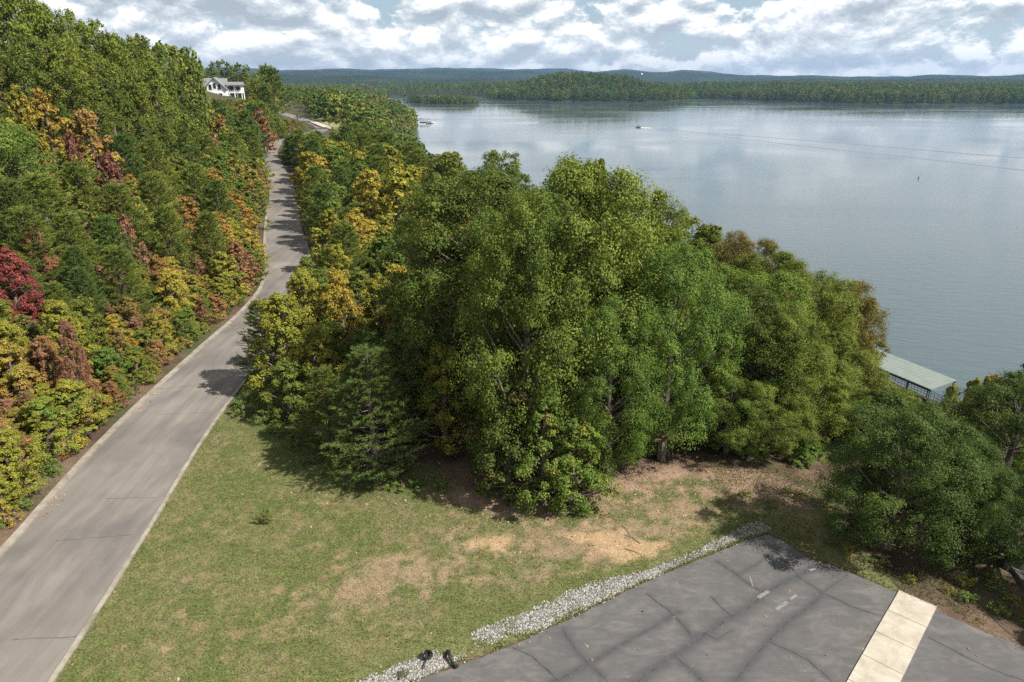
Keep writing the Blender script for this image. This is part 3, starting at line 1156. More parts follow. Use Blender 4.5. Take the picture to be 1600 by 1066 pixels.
def leaves_mesh(name, c, nrm, size, aspect, clump, mat, rng):
    n = len(c)
    nrm = unit(nrm)
    rnd = unit(rng.normal(size=(n, 3)))
    t = unit(np.cross(nrm, rnd)); b = np.cross(nrm, t)
    L = size * rng.uniform(0.7, 1.3, n)
    V = np.empty((n, 4, 3))
    V[:, 0] = c - t * (L / 2)[:, None]
    V[:, 1] = c + b * (L * aspect / 2)[:, None] + nrm * (L * 0.10)[:, None]
    V[:, 2] = c + t * (L / 2)[:, None]
    V[:, 3] = c - b * (L * aspect / 2)[:, None] + nrm * (L * 0.10)[:, None]
    lr = np.repeat(rng.random(n), 4)
    return mesh_np(name, V.reshape(-1, 3), np.arange(4 * n).reshape(n, 4), mat, {'leaf_rand': lr, 'clump_rand': np.repeat(clump, 4)})


def broad_lobes(h, r, t0, kind, n_lobe, rng):
    P = []; R = []
    ga = rng.uniform(0, 6.28)
    for i in range(n_lobe):
        f = (i + rng.uniform(0.1, 0.9)) / n_lobe
        t = t0 + (1 - t0) * f ** 0.85 * 0.96
        if kind == 'round':
            env = math.sqrt(max(0.03, 1 - ((t - 0.52) / 0.52) ** 2))
        elif kind == 'tall':
            env = max(0.14, min(1, 0.55 + 1.1 * t) * (1 - max(0, (t - 0.42) / 0.6) ** 1.7))
        else:                                            # young: widest low, tapering to a leader
            env = max(0.08, min(1.0, 0.62 + t * 1.5) * (1 - max(0, (t - 0.25)) / 0.78) ** 0.72)
        ga += 2.39996 + rng.uniform(-0.4, 0.4)
        rr = r * env * rng.choice([rng.uniform(0.55, 0.95), rng.uniform(0.2, 0.6)], p=[0.78, 0.22]) * rng.uniform(0.85, 1.12)
        P.append((rr * math.cos(ga), rr * math.sin(ga), t * h))
        R.append(r * (0.13 + 0.17 * env) * rng.uniform(0.7, 1.3))
    return np.array(P), np.array(R)


def make_broad(name, h, r, t0, kind, n_lobe, n_sub, n_leaf, size, seed, mat=None):
    rng = np.random.default_rng(seed)
    mat = mat or M_LEAF
    P, R = broad_lobes(h, r, t0, kind, n_lobe, rng)
    C = []; Nn = []; K = []
    for p, rad in zip(P, R):
        out = unit(np.array((p[0], p[1], (p[2] - h * 0.45) * 0.7)) + 1e-6)
        lob_tone = rng.random()
        for s in range(n_sub):
            d = unit(rng.normal(size=3) + out * 0.75 + np.array((0, 0, 0.35)))
            sc = p + d * rad * rng.uniform(0.5, 1.2) * np.array((1, 1, 0.9))
            sr = rad * rng.choice([rng.uniform(0.2, 0.32), rng.uniform(0.3, 0.46)])
            m = int(n_leaf * rng.uniform(0.6, 1.4))
            g = rng.normal(size=(m, 3)) * sr * np.array((0.62, 0.62, 0.42))
            g[:, 2] -= 0.25 * (g[:, 0] ** 2 + g[:, 1] ** 2) / max(sr, 1e-3)
            C.append(sc + g)
            Nn.append(unit(g) * 0.75 + d * 0.55 + np.array((0, 0, 0.40)) + rng.normal(size=(m, 3)) * 0.38)
            K.append(np.full(m, np.clip(lob_tone * 0.5 + rng.random() * 0.5, 0, 1)))
    C = np.concatenate(C); Nn = np.concatenate(Nn); K = np.concatenate(K)
    C[:, 2] = np.maximum(C[:, 2], 0.12)
    crown = leaves_mesh(name + '_crown', C, Nn, size, 0.62, K, mat, rng)
    tb = MB()
    tr = 0.022 * h + 0.03
    bend = rng.normal(size=2) * h * 0.02
    path = [np.array((bend[0] * math.sin(f * 3), bend[1] * math.sin(f * 2.5), h * f * 0.93 - 0.3 * (f == 0))) for f in np.linspace(0, 1, 8)]
    tb.tube(path, [tr * (1.25 - f * 1.15) + 0.012 for f in np.linspace(0, 1, 8)], 7)
    for p, rad in zip(P, R):
        zb = max(0.1 * h, p[2] - math.hypot(p[0], p[1]) * rng.uniform(0.5, 1.0) - 0.05 * h)
        f = zb / (h * 0.93)
        base = np.array((bend[0] * math.sin(f * 3), bend[1] * math.sin(f * 2.5), zb))
        mid = base * 0.45 + p * 0.55 + np.array((0, 0, -0.04 * h * rng.random()))
        r0 = tr * (1.1 - f) * 0.45 + 0.012
        tb.tube([base, mid, p + (p - mid) * 0.35], [r0, r0 * 0.6, r0 * 0.2 + 0.004], 5, False)
    trunk = tb.mesh(name + '_trunk', M_BARK)
    return dict(crown=crown, trunk=trunk, h=h, r=r)


def make_pine(name, h, r, whorls, per, twigs, tufts, blades_n, blen, bw, seed, mat=None):
    rng = np.random.default_rng(seed)
    mat = mat or M_LEAF
    A = []; D = []; K = []
    tb = MB()
    tr = 0.016 * h + 0.02
    tb.tube([(0, 0, -0.3), (0.02 * h * 0.2, 0, h * 0.5), (0, 0, h * 0.98)], [tr * 1.2, tr * 0.7, 0.012], 6)
    for wi in range(whorls):
        t = 0.05 + 0.93 * (wi + rng.uniform(-0.2, 0.2)) / whorls
        L0 = r * (1 - t) ** 0.72 * min(1.0, 0.7 + t * 2.0)
        a0 = rng.uniform(0, 6.28)
        for bi in range(per):
            az = a0 + 6.283 * bi / per + rng.uniform(-0.3, 0.3)
            L = L0 * rng.uniform(0.7, 1.12) + 0.12
            up0 = rng.uniform(0.05, 0.3) + 0.35 * t
            tone = rng.random()
            hd = np.array((math.cos(az), math.sin(az), 0))
            side = np.array((-hd[1], hd[0], 0))
            def pos(s):
                return np.array((0, 0, t * h)) + hd * L * s + np.array((0, 0, L * (up0 * s - 0.22 * s * (1 - s) * 2 + 0.18 * s * s)))
            pts = [pos(s) for s in (0, 0.5, 1)]
            tb.tube(pts, [tr * 0.3 * (1 - t) + 0.01, 0.010, 0.004], 4, False)
            lines = [(pos(0.3), pos(1.0))]
            for k in range(twigs):
                s = rng.uniform(0.3, 0.95)
                sg = rng.choice((-1, 1))
                tl = L * (0.5 - 0.28 * s) * rng.uniform(0.7, 1.3) + 0.08
                dv = unit(hd * 0.75 + side * sg * 0.75 + np.array((0, 0, 0.32)))
                lines.append((pos(s), pos(s) + dv * tl))
            for (a, b) in lines:
                dv = unit(b - a)
                for s in np.linspace(0.15, 1.0, tufts):
                    c = a + (b - a) * s
                    dd = unit(dv[None] * 0.9 + rng.normal(size=(blades_n, 3)) * 0.55 + np.array((0, 0, 0.35)))
                    A.append(np.repeat(c[None], blades_n, 0)); D.append(dd); K.append(np.full(blades_n, tone * 0.6 + 0.4 * rng.random()))
    # leader
    c = np.array([(0, 0, h * f) for f in np.linspace(0.9, 1.0, 6)])
    for q_ in c:
        dd = unit(rng.normal(size=(blades_n * 2, 3)) * 0.5 + np.array((0, 0, 1.0)))
        A.append(np.repeat(q_[None], len(dd), 0)); D.append(dd); K.append(np.full(len(dd), 0.6))
    A = np.concatenate(A); D = np.concatenate(D); K = np.concatenate(K)
    n = len(A)
    ln = blen * rng.uniform(0.7, 1.25, n)
    sd = unit(np.cross(D, rng.normal(size=(n, 3)))) * (bw / 2)
    V = np.empty((n, 3, 3))
    V[:, 0] = A - sd; V[:, 1] = A + sd; V[:, 2] = A + D * ln[:, None]
    V[:, :, 2] = np.maximum(V[:, :, 2], 0.05)
    crown = mesh_np(name + '_crown', V.reshape(-1, 3), np.arange(3 * n).reshape(n, 3), mat,
                    {'leaf_rand': np.repeat(rng.random(n), 3), 'clump_rand': np.repeat(K, 3)})
    return dict(crown=crown, trunk=tb.mesh(name + '_trunk', M_BARK), h=h, r=r)


PROTO = {
    ('oak', 0): [make_broad('oak', 15, 5, 0.14, 'round', 52, 16, 118, 0.135, s) for s in (1, 2)] + [make_broad('oak', 15, 4.4, 0.10, 'tall', 52, 16, 112, 0.135, s) for s in (3,)],
    ('oak', 1): [make_broad('oak', 14, 5, 0.14, 'round', 44, 13, 28, 0.28, s) for s in (4, 5)] + [make_broad('oak', 14, 4.4, 0.1, 'tall', 42, 13, 28, 0.28, 6)],
    ('oak', 2): [make_broad('oak', 14, 5, 0.14, 'round', 34, 8, 8, 0.68, s) for s in (7, 8)],
    ('maple', 0): [make_broad('maple', 6, 1.9, 0.05, 'young', 36, 11, 52, 0.118, s) for s in (11, 12, 13, 14)],
    ('maple', 1): [make_broad('maple', 6, 1.9, 0.05, 'young', 32, 9, 19, 0.20, s) for s in (15, 16, 17)],
    ('maple', 2): [make_broad('maple', 6, 1.9, 0.05, 'young', 24, 6, 6, 0.42, s) for s in (18, 19)],
    ('pine', 0): [make_pine('pine', 7, 2.3, 20, 6, 7, 7, 7, 0.17, 0.030, s) for s in (21, 22)],
    ('pine', 1): [make_pine('pine', 7, 2.3, 16, 6, 5, 5, 5, 0.28, 0.055, s) for s in (23, 24)],
    ('pine', 2): [make_pine('pine', 7, 2.3, 13, 5, 3, 4, 4, 0.45, 0.11, s) for s in (25, 26)],
    ('shrub', 0): [make_broad('shrub', 1.2, 0.8, 0.05, 'round', 14, 7, 16, 0.095, s) for s in (31, 32, 33)],
}
PROTO[('shrub', 1)] = PROTO[('shrub', 2)] = PROTO[('shrub', 0)]

NAMES = {'oak': 'oak_tree', 'maple': 'maple_tree', 'pine': 'pine_tree', 'shrub': 'shrub'}
GREENS = {
    'dark': (0.086, 0.122, 0.027), 'olive': (0.136, 0.174, 0.033), 'mid': (0.124, 0.186, 0.037), 'bright': (0.122, 0.208, 0.042),
    'bluepine': (0.106, 0.150, 0.042), 'deep': (0.070, 0.106, 0.027), 'pine': (0.110, 0.165, 0.045), 'pine2': (0.160, 0.205, 0.048), 'yellowgreen': (0.235, 0.240, 0.040), 'yellow': (0.330, 0.275, 0.050), 'gold': (0.330, 0.215, 0.050),
    'orange': (0.310, 0.180, 0.070), 'rust': (0.245, 0.130, 0.070), 'pink': (0.280, 0.145, 0.095), 'red': (0.240, 0.060, 0.062), 'brown': (0.165, 0.140, 0.045), 'purple': (0.190, 0.080, 0.075),
}
WORD = {'deep': 'dark green', 'bluepine': 'dark green', 'dark': 'dark green', 'olive': 'olive green', 'mid': 'green', 'bright': 'bright green', 'pine': 'dark green', 'pine2': 'light green', 'yellowgreen': 'yellow green', 'yellow': 'yellow', 'gold': 'golden',
        'orange': 'orange', 'rust': 'rust red', 'pink': 'pink tinged', 'red': 'crimson', 'brown': 'brownish green', 'purple': 'purple red'}
TREES = []      # dicts, labelled at the end
SALT = 4


def plant(kind, x, y, h, r, col, accent=None, amount=0.0, label=None, zone=None, cat=None, var=0.10, zbase=None, form=None):
    z = h1(x, y) if zbase is None else zbase
    dist = math.sqrt(x * x + y * y + (CAM_H - z - h / 2) ** 2)
    lod = 0 if dist < (66 if kind != 'oak' else 64) else (1 if dist < 150 else 2)
    own = random.Random(int(x * 37) * 7919 + int(y * 53) + SALT)
    pr = own.choice(PROTO[(kind, lod)])
    if form is not None: pr = PROTO[(kind, lod)][form]
    small = kind == 'maple' and h < 4.3
    root = empty('sapling' if small else NAMES[kind], (x, y, z - 0.03), own.uniform(0, 6.28))
    s = r / pr['r']
    root.scale = (s, s * own.uniform(0.93, 1.07), h / pr['h'])
    trunk = link('trunk', pr['trunk'], root)
    crown = link('crown', pr['crown'], root)
    lum = own.uniform(1 - var, 1 + var)
    g = [max(0.003, c * lum * own.uniform(0.96, 1.04)) for c in GREENS[col]]
    crown.color = (*g, 1)
    a = GREENS[accent] if accent else g
    crown['accent'] = tuple(float(v) for v in a)
    crown['accent_amount'] = float(amount)
    TREES.append(dict(o=root, kind=kind, x=x, y=y, r=r, h=h, col=col, label=label, zone=zone, cat=cat))
    return root


def tree_top(kind, px, py, Y, r, col, accent=None, amount=0.0, label=None, zone=None, **kw):
    """a tree whose top is seen at (px, py) when it stands Y metres out"""
    rr = ray(px, py)
    t = Y / rr[1]
    x, z = rr[0] * t, CAM_H + rr[2] * t
    hh = max(1.0, z - h1(x, Y))
    return plant(kind, x, Y, hh, r, col, accent, amount, label, zone, **kw)


# ---- trees along the lawn edge
tree_top('oak', 905, 262, 35.0, 4.7, 'olive', 'yellowgreen', 0.10, 'tallest broad green oak in the middle of the lawn edge')
tree_top('oak', 928, 248, 36.6, 2.3, 'olive', 'yellowgreen', 0.15, 'slender oak tip rising above the tall central oak')
tree_top('oak', 748, 275, 39.0, 5.2, 'dark', 'olive', 0.2, 'dark broad oak between the tall central oak and the yellow maples')
tree_top('oak', 832, 320, 31.8, 3.5, 'mid', 'olive', 0.2, 'dense green oak in front of the tall central oak')
tree_top('oak', 985, 300, 39.0, 3.6, 'olive', 'yellowgreen', 0.12, 'oak with a ragged pointed top beside the tall central oak')
tree_top('oak', 700, 350, 45.0, 4.0, 'dark', 'olive', 0.1, 'shaded dark oak behind the yellow green sapling')
tree_top('oak', 1062, 395, 33.6, 3.1, 'bright', 'yellowgreen', 0.15, 'bright green sunlit tree at the brow of the bare bank')
tree_top('oak', 965, 470, 31.4, 2.6, 'mid', 'yellowgreen', 0.15, 'fresh green tree leaning over the bare tan slope')
tree_top('maple', 900, 650, 29.2, 2.0, 'mid', 'gold', 0.28, 'low leafy maple with yellow leaves at the bare slope')
tree_top('maple', 795, 590, 30.0, 2.3, 'dark', 'rust', 0.34, 'maple with rust brown leaves under the central oaks')
tree_top('maple', 852, 610, 29.3, 1.8, 'mid', 'orange', 0.36, 'small maple with an orange tuft of leaves under the oaks')
tree_top('maple', 690, 535, 35.0, 2.1, 'yellowgreen', 'yellow', 0.25, 'thin yellow green sapling beside the front pine')
tree_top('maple', 640, 600, 36.5, 1.9, 'dark', None, 0, 'dark leafy sapling between front pine and yellow green sapling')
tree_top('pine', 572, 540, 32.2, 3.0, 'bluepine', 'pine', 0.3, 'bushy dark green pine standing at the lawn corner')
tree_top('maple', 432, 455, 42.0, 2.5, 'yellowgreen', 'mid', 0.40, 'yellow green maple overhanging the driveway edge')
tree_top('maple', 470, 420, 46.0, 2.4, 'yellowgreen', 'yellow', 0.42, 'tall yellow maple behind the overhanging maple')
tree_top('maple', 525, 420, 46.0, 2.1, 'yellow', 'orange', 0.42, 'golden yellow maple with orange crown behind the front pine')
tree_top('maple', 492, 500, 40.0, 1.9, 'yellowgreen', 'mid', 0.35, 'yellow green maple shoulder to shoulder with the front pine')
tree_top('maple', 445, 560, 38.6, 1.7, 'mid', 'yellowgreen', 0.45, 'leafy green maple at the end of the lawn kerb')
tree_top('maple', 590, 430, 50.0, 2.5, 'yellowgreen', 'orange', 0.3, 'yellow green maple with orange flecks before the dark oaks')
tree_top('maple', 640, 470, 46.0, 2.3, 'mid', 'yellowgreen', 0.3, 'green maple against the shade of the dark oaks')
tree_top('pine', 535, 345, 62.0, 2.8, 'pine2', 'orange', 0.12, 'light green pine with an orange top beside the road')
tree_top('maple', 620, 260, 80.0, 4.2, 'yellowgreen', 'yellow', 0.45, 'large golden green maple glowing behind the pines')
tree_top('maple', 575, 262, 84.0, 3.6, 'yellow', 'yellowgreen', 0.45, 'large yellow maple in the roadside thicket')
tree_top('maple', 655, 300, 70.0, 3.0, 'yellowgreen', 'olive', 0.4, 'yellow green maple touching the dark oak crown')
# ---- the row on the brow above the lake
for px, py, Y, r, c, a, am, lb in (
        (1045, 340, 62, 4.4, 'olive', 'brown', 0.3, 'olive oak showing behind the bright green tree'),
        (1110, 350, 56, 3.6, 'olive', 'brown', 0.35, 'oak with a bare twiggy top against the lake'),
        (1165, 375, 50, 3.8, 'brown', 'olive', 0.4, 'brownish oak halfway along the brow above the lake'),
        (1222, 400, 46, 3.6, 'olive', 'brown', 0.35, 'rounded olive oak on the brow above the lake'),
        (1290, 438, 46, 3.5, 'olive', 'yellowgreen', 0.2, 'broad oak towards the dock end of the brow'),
        (1335, 450, 50, 3.3, 'brown', 'olive', 0.35, 'last brown tipped oak on the brow before the dock'),
        (1180, 455, 37, 3.0, 'dark', 'olive', 0.3, 'shadowed oak directly beside the bright green tree'),
        (1235, 490, 36, 2.9, 'olive', 'yellowgreen', 0.25, 'leafy oak with low boughs over the brown bank'),
        (1285, 540, 36.5, 2.6, 'olive', 'brown', 0.2, 'short dense oak at the end of the brown bank'),
        (1215, 600, 34.2, 2.1, 'olive', 'brown', 0.25, 'low rounded oak in front of the brow oaks'),
        (1150, 590, 34.4, 2.2, 'mid', 'olive', 0.25, 'leafy low oak between the bright green tree and the brow oaks'),
        (1125, 540, 36.5, 2.6, 'dark', 'olive', 0.2, 'dark oak in the shade behind the bright green tree')):
    tree_top('oak', px, py, Y, r, c, a, am, lb)
tree_top('maple', 1130, 500, 47, 1.8, 'brown', 'orange', 0.5, 'faded orange brown maple among the brow oaks')
tree_top('maple', 1272, 690, 34.5, 0.9, 'bright', None, 0, 'small bright green sapling at the end of the brown bank')
tree_top('maple', 1250, 730, 33.2, 0.8, 'mid', 'rust', 0.2, 'low green sapling at the foot of the brow oaks')
tree_top('maple', 1358, 560, 52, 1.6, 'yellowgreen', 'orange', 0.2, 'yellow green sapling against the dock corner')
tree_top('maple', 1340, 600, 47, 1.0, 'rust', 'orange', 0.4, 'rust red sapling next to the grey drive')
tree_top('maple', 1330, 635, 42, 1.1, 'orange', 'yellowgreen', 0.4, 'orange sapling above the broad tree')
tree_top('maple', 1303, 675, 38, 0.8, 'rust', 'orange', 0.3, 'red leaved sapling between the brow and the broad tree')
tree_top('maple', 1392, 606, 55, 1.4, 'yellowgreen', 'gold', 0.3, 'yellowish sapling below the dock roof')
tree_top('maple', 1422, 636, 52, 1.6, 'yellowgreen', 'orange', 0.25, 'yellowish sapling in the shade of the dock')
tree_top('maple', 1464, 640, 47, 1.8, 'olive', 'gold', 0.3, 'olive sapling below the end of the dock roof')
tree_top('maple', 1490, 600, 58, 1.8, 'yellowgreen', 'olive', 0.3, 'pale green tree covering the end of the dock')
tree_top('maple', 1525, 590, 60, 2.0, 'yellowgreen', 'mid', 0.3, 'pale yellow green tree at the water beyond the dock')
tree_top('maple', 1555, 583, 62, 2.0, 'yellow', 'yellowgreen', 0.5, 'golden tipped tree at the lake edge')
# ---- at the lot
tree_top('oak', 1436, 640, 25.9, 2.85, 'deep', 'olive', 0.12, 'broad low dark green tree beside the parking lot', form=0)
tree_top('oak', 1392, 720, 26.6, 1.6, 'deep', 'brown', 0.2, 'small dark oak crowding the broad tree by the lot')
tree_top('oak', 1510, 680, 29.5, 2.3, 'deep', 'olive', 0.3, 'dark tree directly behind the broad tree by the lot')
tree_top('oak', 1600, 600, 31.0, 2.9, 'deep', 'olive', 0.2, 'tall dark tree at the edge of the lower drive')
tree_top('oak', 1640, 560, 38.0, 3.6, 'deep', 'olive', 0.2, 'dark oak rising against the lake past the lower drive')
tree_top('oak', 1570, 640, 36.0, 2.8, 'mid', 'olive', 0.3, 'green tree between the lower drive and the lake')
tree_top('maple', 1595, 800, 25.6, 1.5, 'dark', 'mid', 0.3, 'low dark sapling beside the lower drive')
tree_top('oak', 1530, 735, 25.2, 1.5, 'deep', 'olive', 0.25, 'low dark oak merging with the broad tree by the lot', form=1)
tree_top('oak', 1620, 740, 24.5, 2.0, 'deep', 'olive', 0.25, 'leafy oak closing the view beside the lower drive', form=1)
plant('oak', 26.0, 20.0, 7.5, 3.2, 'deep', 'olive', 0.2, 'dark oak past the end of the lot casting shade on the verge')

# ---- accents on the hillside
tree_top('maple', 10, 388, 44, 1.75, 'red', 'pink', 0.3, 'crimson maple on the bank above the driveway')
tree_top('maple', 100, 500, 38, 1.0, 'pink', 'rust', 0.5, 'pinkish red maple downhill of the big crimson one')
tree_top('maple', 130, 168, 78, 3.0, 'orange', 'yellowgreen', 0.42, 'tall orange maple halfway up the hillside')
tree_top('maple', 60, 138, 74, 3.0, 'gold', 'olive', 0.42, 'large golden maple below the ridge oaks')
tree_top('maple', 20, 132, 68, 2.4, 'yellowgreen', 'gold', 0.45, 'yellow green maple above the big golden maple')
tree_top('maple', 165, 240, 66, 2.0, 'purple', 'orange', 0.35, 'purple red maple below the tall orange maple')
tree_top('maple', 105, 205, 66, 1.6, 'purple', 'orange', 0.4, 'slender purple maple beside the tall orange maple')
tree_top('maple', 190, 335, 58, 1.5, 'pink', 'rust', 0.3, 'pinkish maple standing among the hillside pines')
tree_top('maple', 45, 345, 50, 1.4, 'pink', 'orange', 0.3, 'pink orange maple uphill of the crimson maple')
tree_top('maple', 405, 172, 178, 4.2, 'rust', 'orange', 0.3, 'rust red maple above the road bend')
tree_top('maple', 372, 165, 190, 4.2, 'rust', 'orange', 0.35, 'second rust red maple under the white house')
tree_top('maple', 340, 178, 170, 4.0, 'orange', 'yellowgreen', 0.45, 'orange maple on the slope under the white house')
tree_top('maple', 310, 195, 150, 3.6, 'pink', 'olive', 0.45, 'pale rust maple on the slope under the white house')
tree_top('maple', 265, 420, 54, 1.8, 'yellow', 'yellowgreen', 0.4, 'yellow maple over the roadside mulch')
for px, py, Y, r in ((235, 270, 66, 3.0), (180, 285, 60, 2.9), (55, 270, 58, 3.3), (115, 250, 64, 2.8), (300, 255, 80, 3.2), (335, 280, 80, 2.8), (100, 330, 53, 2.6), (255, 320, 62, 2.4), (30, 320, 50, 2.4), (275, 190, 105, 3.6), (160, 335, 56, 2.2), (320, 330, 66, 2.2)):
    tree_top('pine', px, py, Y, r, random.choice(('pine', 'pine2', 'pine2')), zone='on the hillside')
# ---- skyline oaks on the ridge
for px, py, Y, r in ((-30, -25, 92, 5.5), (12, -12, 96, 5.2), (52, 2, 100, 5.0), (85, 22, 98, 4.8), (118, 36, 106, 5.0), (150, 50, 110, 4.8), (182, 62, 120, 5.0), (213, 60, 128, 5.0), (242, 68, 136, 5.0),
                     (262, 70, 146, 5.0), (280, 78, 150, 4.0), (291, 90, 156, 3.2), (232, 95, 110, 4.4), (190, 105, 100, 4.2), (130, 85, 95, 4.4), (70, 60, 88, 4.5), (20, 60, 84, 4.6), (160, 120, 92, 4.0), (100, 110, 84, 4.0), (215, 140, 100, 4.0), (270, 130, 124, 4.4)):
    tree_top('oak', px, py, Y, r, random.choice(('dark', 'olive', 'olive')), random.choice(('brown', 'olive', 'yellowgreen')), 0.2, zone='on the ridge')
# ---- around the house
for px, py, Y, r, c in ((345, 95, 330, 6.5, 'dark'), (368, 100, 330, 6.5, 'dark'), (392, 112, 325, 6.0, 'olive'), (410, 128, 320, 5.5, 'dark'), (325, 108, 340, 5.5, 'olive'), (430, 140, 335, 5, 'dark')):
    tree_top('oak', px, py, Y, r, c, 'olive', 0.3, zone='behind the house')


# ---- fill the woods
def taken(x, y, r, f):
    for t in TREES:
        if (t['x'] - x) ** 2 + (t['y'] - y) ** 2 < (f * (r + t['r']) / 2) ** 2:
            return True
    return False


def in_view(x, y, z0, h, margin=70):
    for zz in (z0, z0 + h):
        px, py, f = project(x, y, zz)
        if f > 5 and -margin < px < 1600 + margin and -margin < py < 1066 + margin:
            return True
    return False


house_xy = np.array((-119, 297))
rnd = random.Random(5)
count = {}
cand = [(rnd.uniform(-175, -20), 22 + 280 * rnd.random() ** 1.3) for _ in range(15000)]
cand.sort(key=lambda c: math.hypot(c[0], c[1]))
cx = np.array([c[0] for c in cand]); cy = np.array([c[1] for c in cand])
D_, S_, Z_, H_ = road_info(cx, cy)
HG = height(cx, cy)
for (x, y), d, s, hw, hz in zip(cand, D_, S_, H_, HG):
    if s < 0: continue
    m = d - hw
    if m > 74 or math.hypot(x - house_xy[0], y - house_xy[1]) < 17: continue
    near_house = math.hypot(x - house_xy[0], y - house_xy[1]) < 48
    f_ = fbm(np.array([x * 0.05]), np.array([y * 0.05]), 2)[0] + rnd.uniform(-0.12, 0.12)
    up = 13 + 9 * smooth((y - 40) / 60) + 8 * (f_ - 0.5)
    if y > 165: up += 8
    if m < up or near_house:
        r = rnd.uniform(1.15, 1.7) * (1 + y / 150)
        if y < 60 and m < 12 and rnd.random() < 0.55: r *= 0.72
        if m < (0.95 + r * 0.45 if y < 65 else 0.5 + r * 0.35): continue
        g = fbm(np.array([x * 0.085 + 7]), np.array([y * 0.085]), 3)[0] + rnd.uniform(-0.1, 0.1)
        if (m > 5.5 and g > 0.47 and y < 120 and y > 42) or (g > 0.50 and y >= 120):
            kind = 'pine'; col = rnd.choice(('pine', 'pine2', 'pine2')); acc = None; am = 0; r *= 1.18
            h = r * rnd.uniform(2.4, 3.1)
        else:
            kind = 'maple'
            if y > 95:
                col = rnd.choice(('yellowgreen', 'mid', 'olive', 'yellowgreen', 'gold', 'mid', 'rust', 'pine2'))
            else:
                col = rnd.choice(('yellow', 'yellowgreen', 'yellowgreen', 'gold', 'yellowgreen', 'olive', 'olive', 'gold', 'mid', 'pink', 'yellowgreen', 'orange'))
            acc = rnd.choice(('orange', 'yellow', 'orange', 'gold', 'rust', 'yellowgreen', 'pink', 'bright')); am = rnd.uniform(0.3, 0.6)
            h = r * rnd.uniform(2.2, 3.0) * (0.75 if m < 4 else 1)
        zone = 'on the roadside bank' if m < 8 else 'on the hillside'
        if near_house: zone = 'below the house'; h = min(h, 7)
        pxh, pyh, fh = project(x, y, hz + h)
        if 292 < pxh < 400 and pyh < 154 and y < 300:
            zr_ = ray(pxh, 154 + rnd.uniform(0, 10)); h = CAM_H + zr_[2] * y / zr_[1] - hz
            if h < 1.8: continue
            r = min(r, h * 0.6)
        fdist = 1.0 if y < 60 else 1.08
    else:
        r = rnd.uniform(2.8, 4.4)
        kind = 'oak'; col = rnd.choice(('dark', 'olive', 'olive', 'mid', 'brown')); acc = rnd.choice(('brown', 'olive', 'yellowgreen')); am = rnd.uniform(0.05, 0.35)
        h = r * rnd.uniform(2.3, 3.0)
        # keep the wood below the skyline seen in the photograph
        px, py, ff = project(x, y, hz + h)
        lim = np.interp(px, [-40, 0, 60, 110, 160, 210, 250, 300, 312, 330, 400, 620], [-25, -10, 8, 35, 58, 68, 74, 95, 128, 140, 150, 160])
        if py < lim:
            zt_ray = ray(px, lim + rnd.uniform(2, 14)); t = y / zt_ray[1]
            h = CAM_H + zt_ray[2] * t - hz
            if h < 5: continue
            r = min(r, h / 2.0)
        zone = 'in the upper woods'
        fdist = 1.25
    pxl, pyl, fl_ = project(x, y, hz + h)
    if 424 < pxl < 514 and y < 285 and pyl < 178 + (pxl - 424) * 0.29:
        zr_ = ray(pxl, 178 + (pxl - 424) * 0.29 + rnd.uniform(0, 5)); h = CAM_H + zr_[2] * y / zr_[1] - hz
        if h < 1.5: continue
        r = min(r, h * 0.55)
    if not in_view(x, y, hz, h): continue
    if math.hypot(x - house_xy[0], y - house_xy[1]) < 60 and kind == 'oak' and y < 320:
        px, py, ff = project(x, y, hz + h)
        if 296 < px < 390 and py < 150: continue
    px, py, ff = project(x, y, hz + h)
    if 296 < px < 392 and y < 300 and py < 150: continue
    if taken(x, y, r, fdist): continue
    if count.get(kind, 0) >= {'pine': 190, 'maple': 205, 'oak': 150}[kind]: continue
    count[kind] = count.get(kind, 0) + 1
    plant(kind, x, y, h, r, col, acc, am, zone=zone)

# ---- saplings crowding the bank right above the kerb
cand = [(rnd.uniform(-48, -21), rnd.uniform(18, 66)) for _ in range(5000)]
cx = np.array([c[0] for c in cand]); cy = np.array([c[1] for c in cand])
D_, S_, Z_, H_ = road_info(cx, cy)
HG = height(cx, cy)
nsap = 0
for (x, y), d, s, hw, hz in zip(cand, D_, S_, H_, HG):
    if s < 0 or d - hw > 17 or nsap > 120: continue
    r = rnd.uniform(0.75, 1.25)
    if d - hw < 1.0 + r * 0.5 or taken(x, y, r, 0.92) or not in_view(x, y, hz, 3, 90): continue
    nsap += 1
    plant('maple', x, y, r * rnd.uniform(2.1, 3.0), r, rnd.choice(('yellowgreen', 'olive', 'orange', 'mid', 'pink', 'rust', 'gold', 'yellowgreen', 'orange')), rnd.choice(('orange', 'rust', 'yellowgreen', 'pink', 'bright', 'olive')), rnd.uniform(0.35, 0.6), zone='above the kerb')

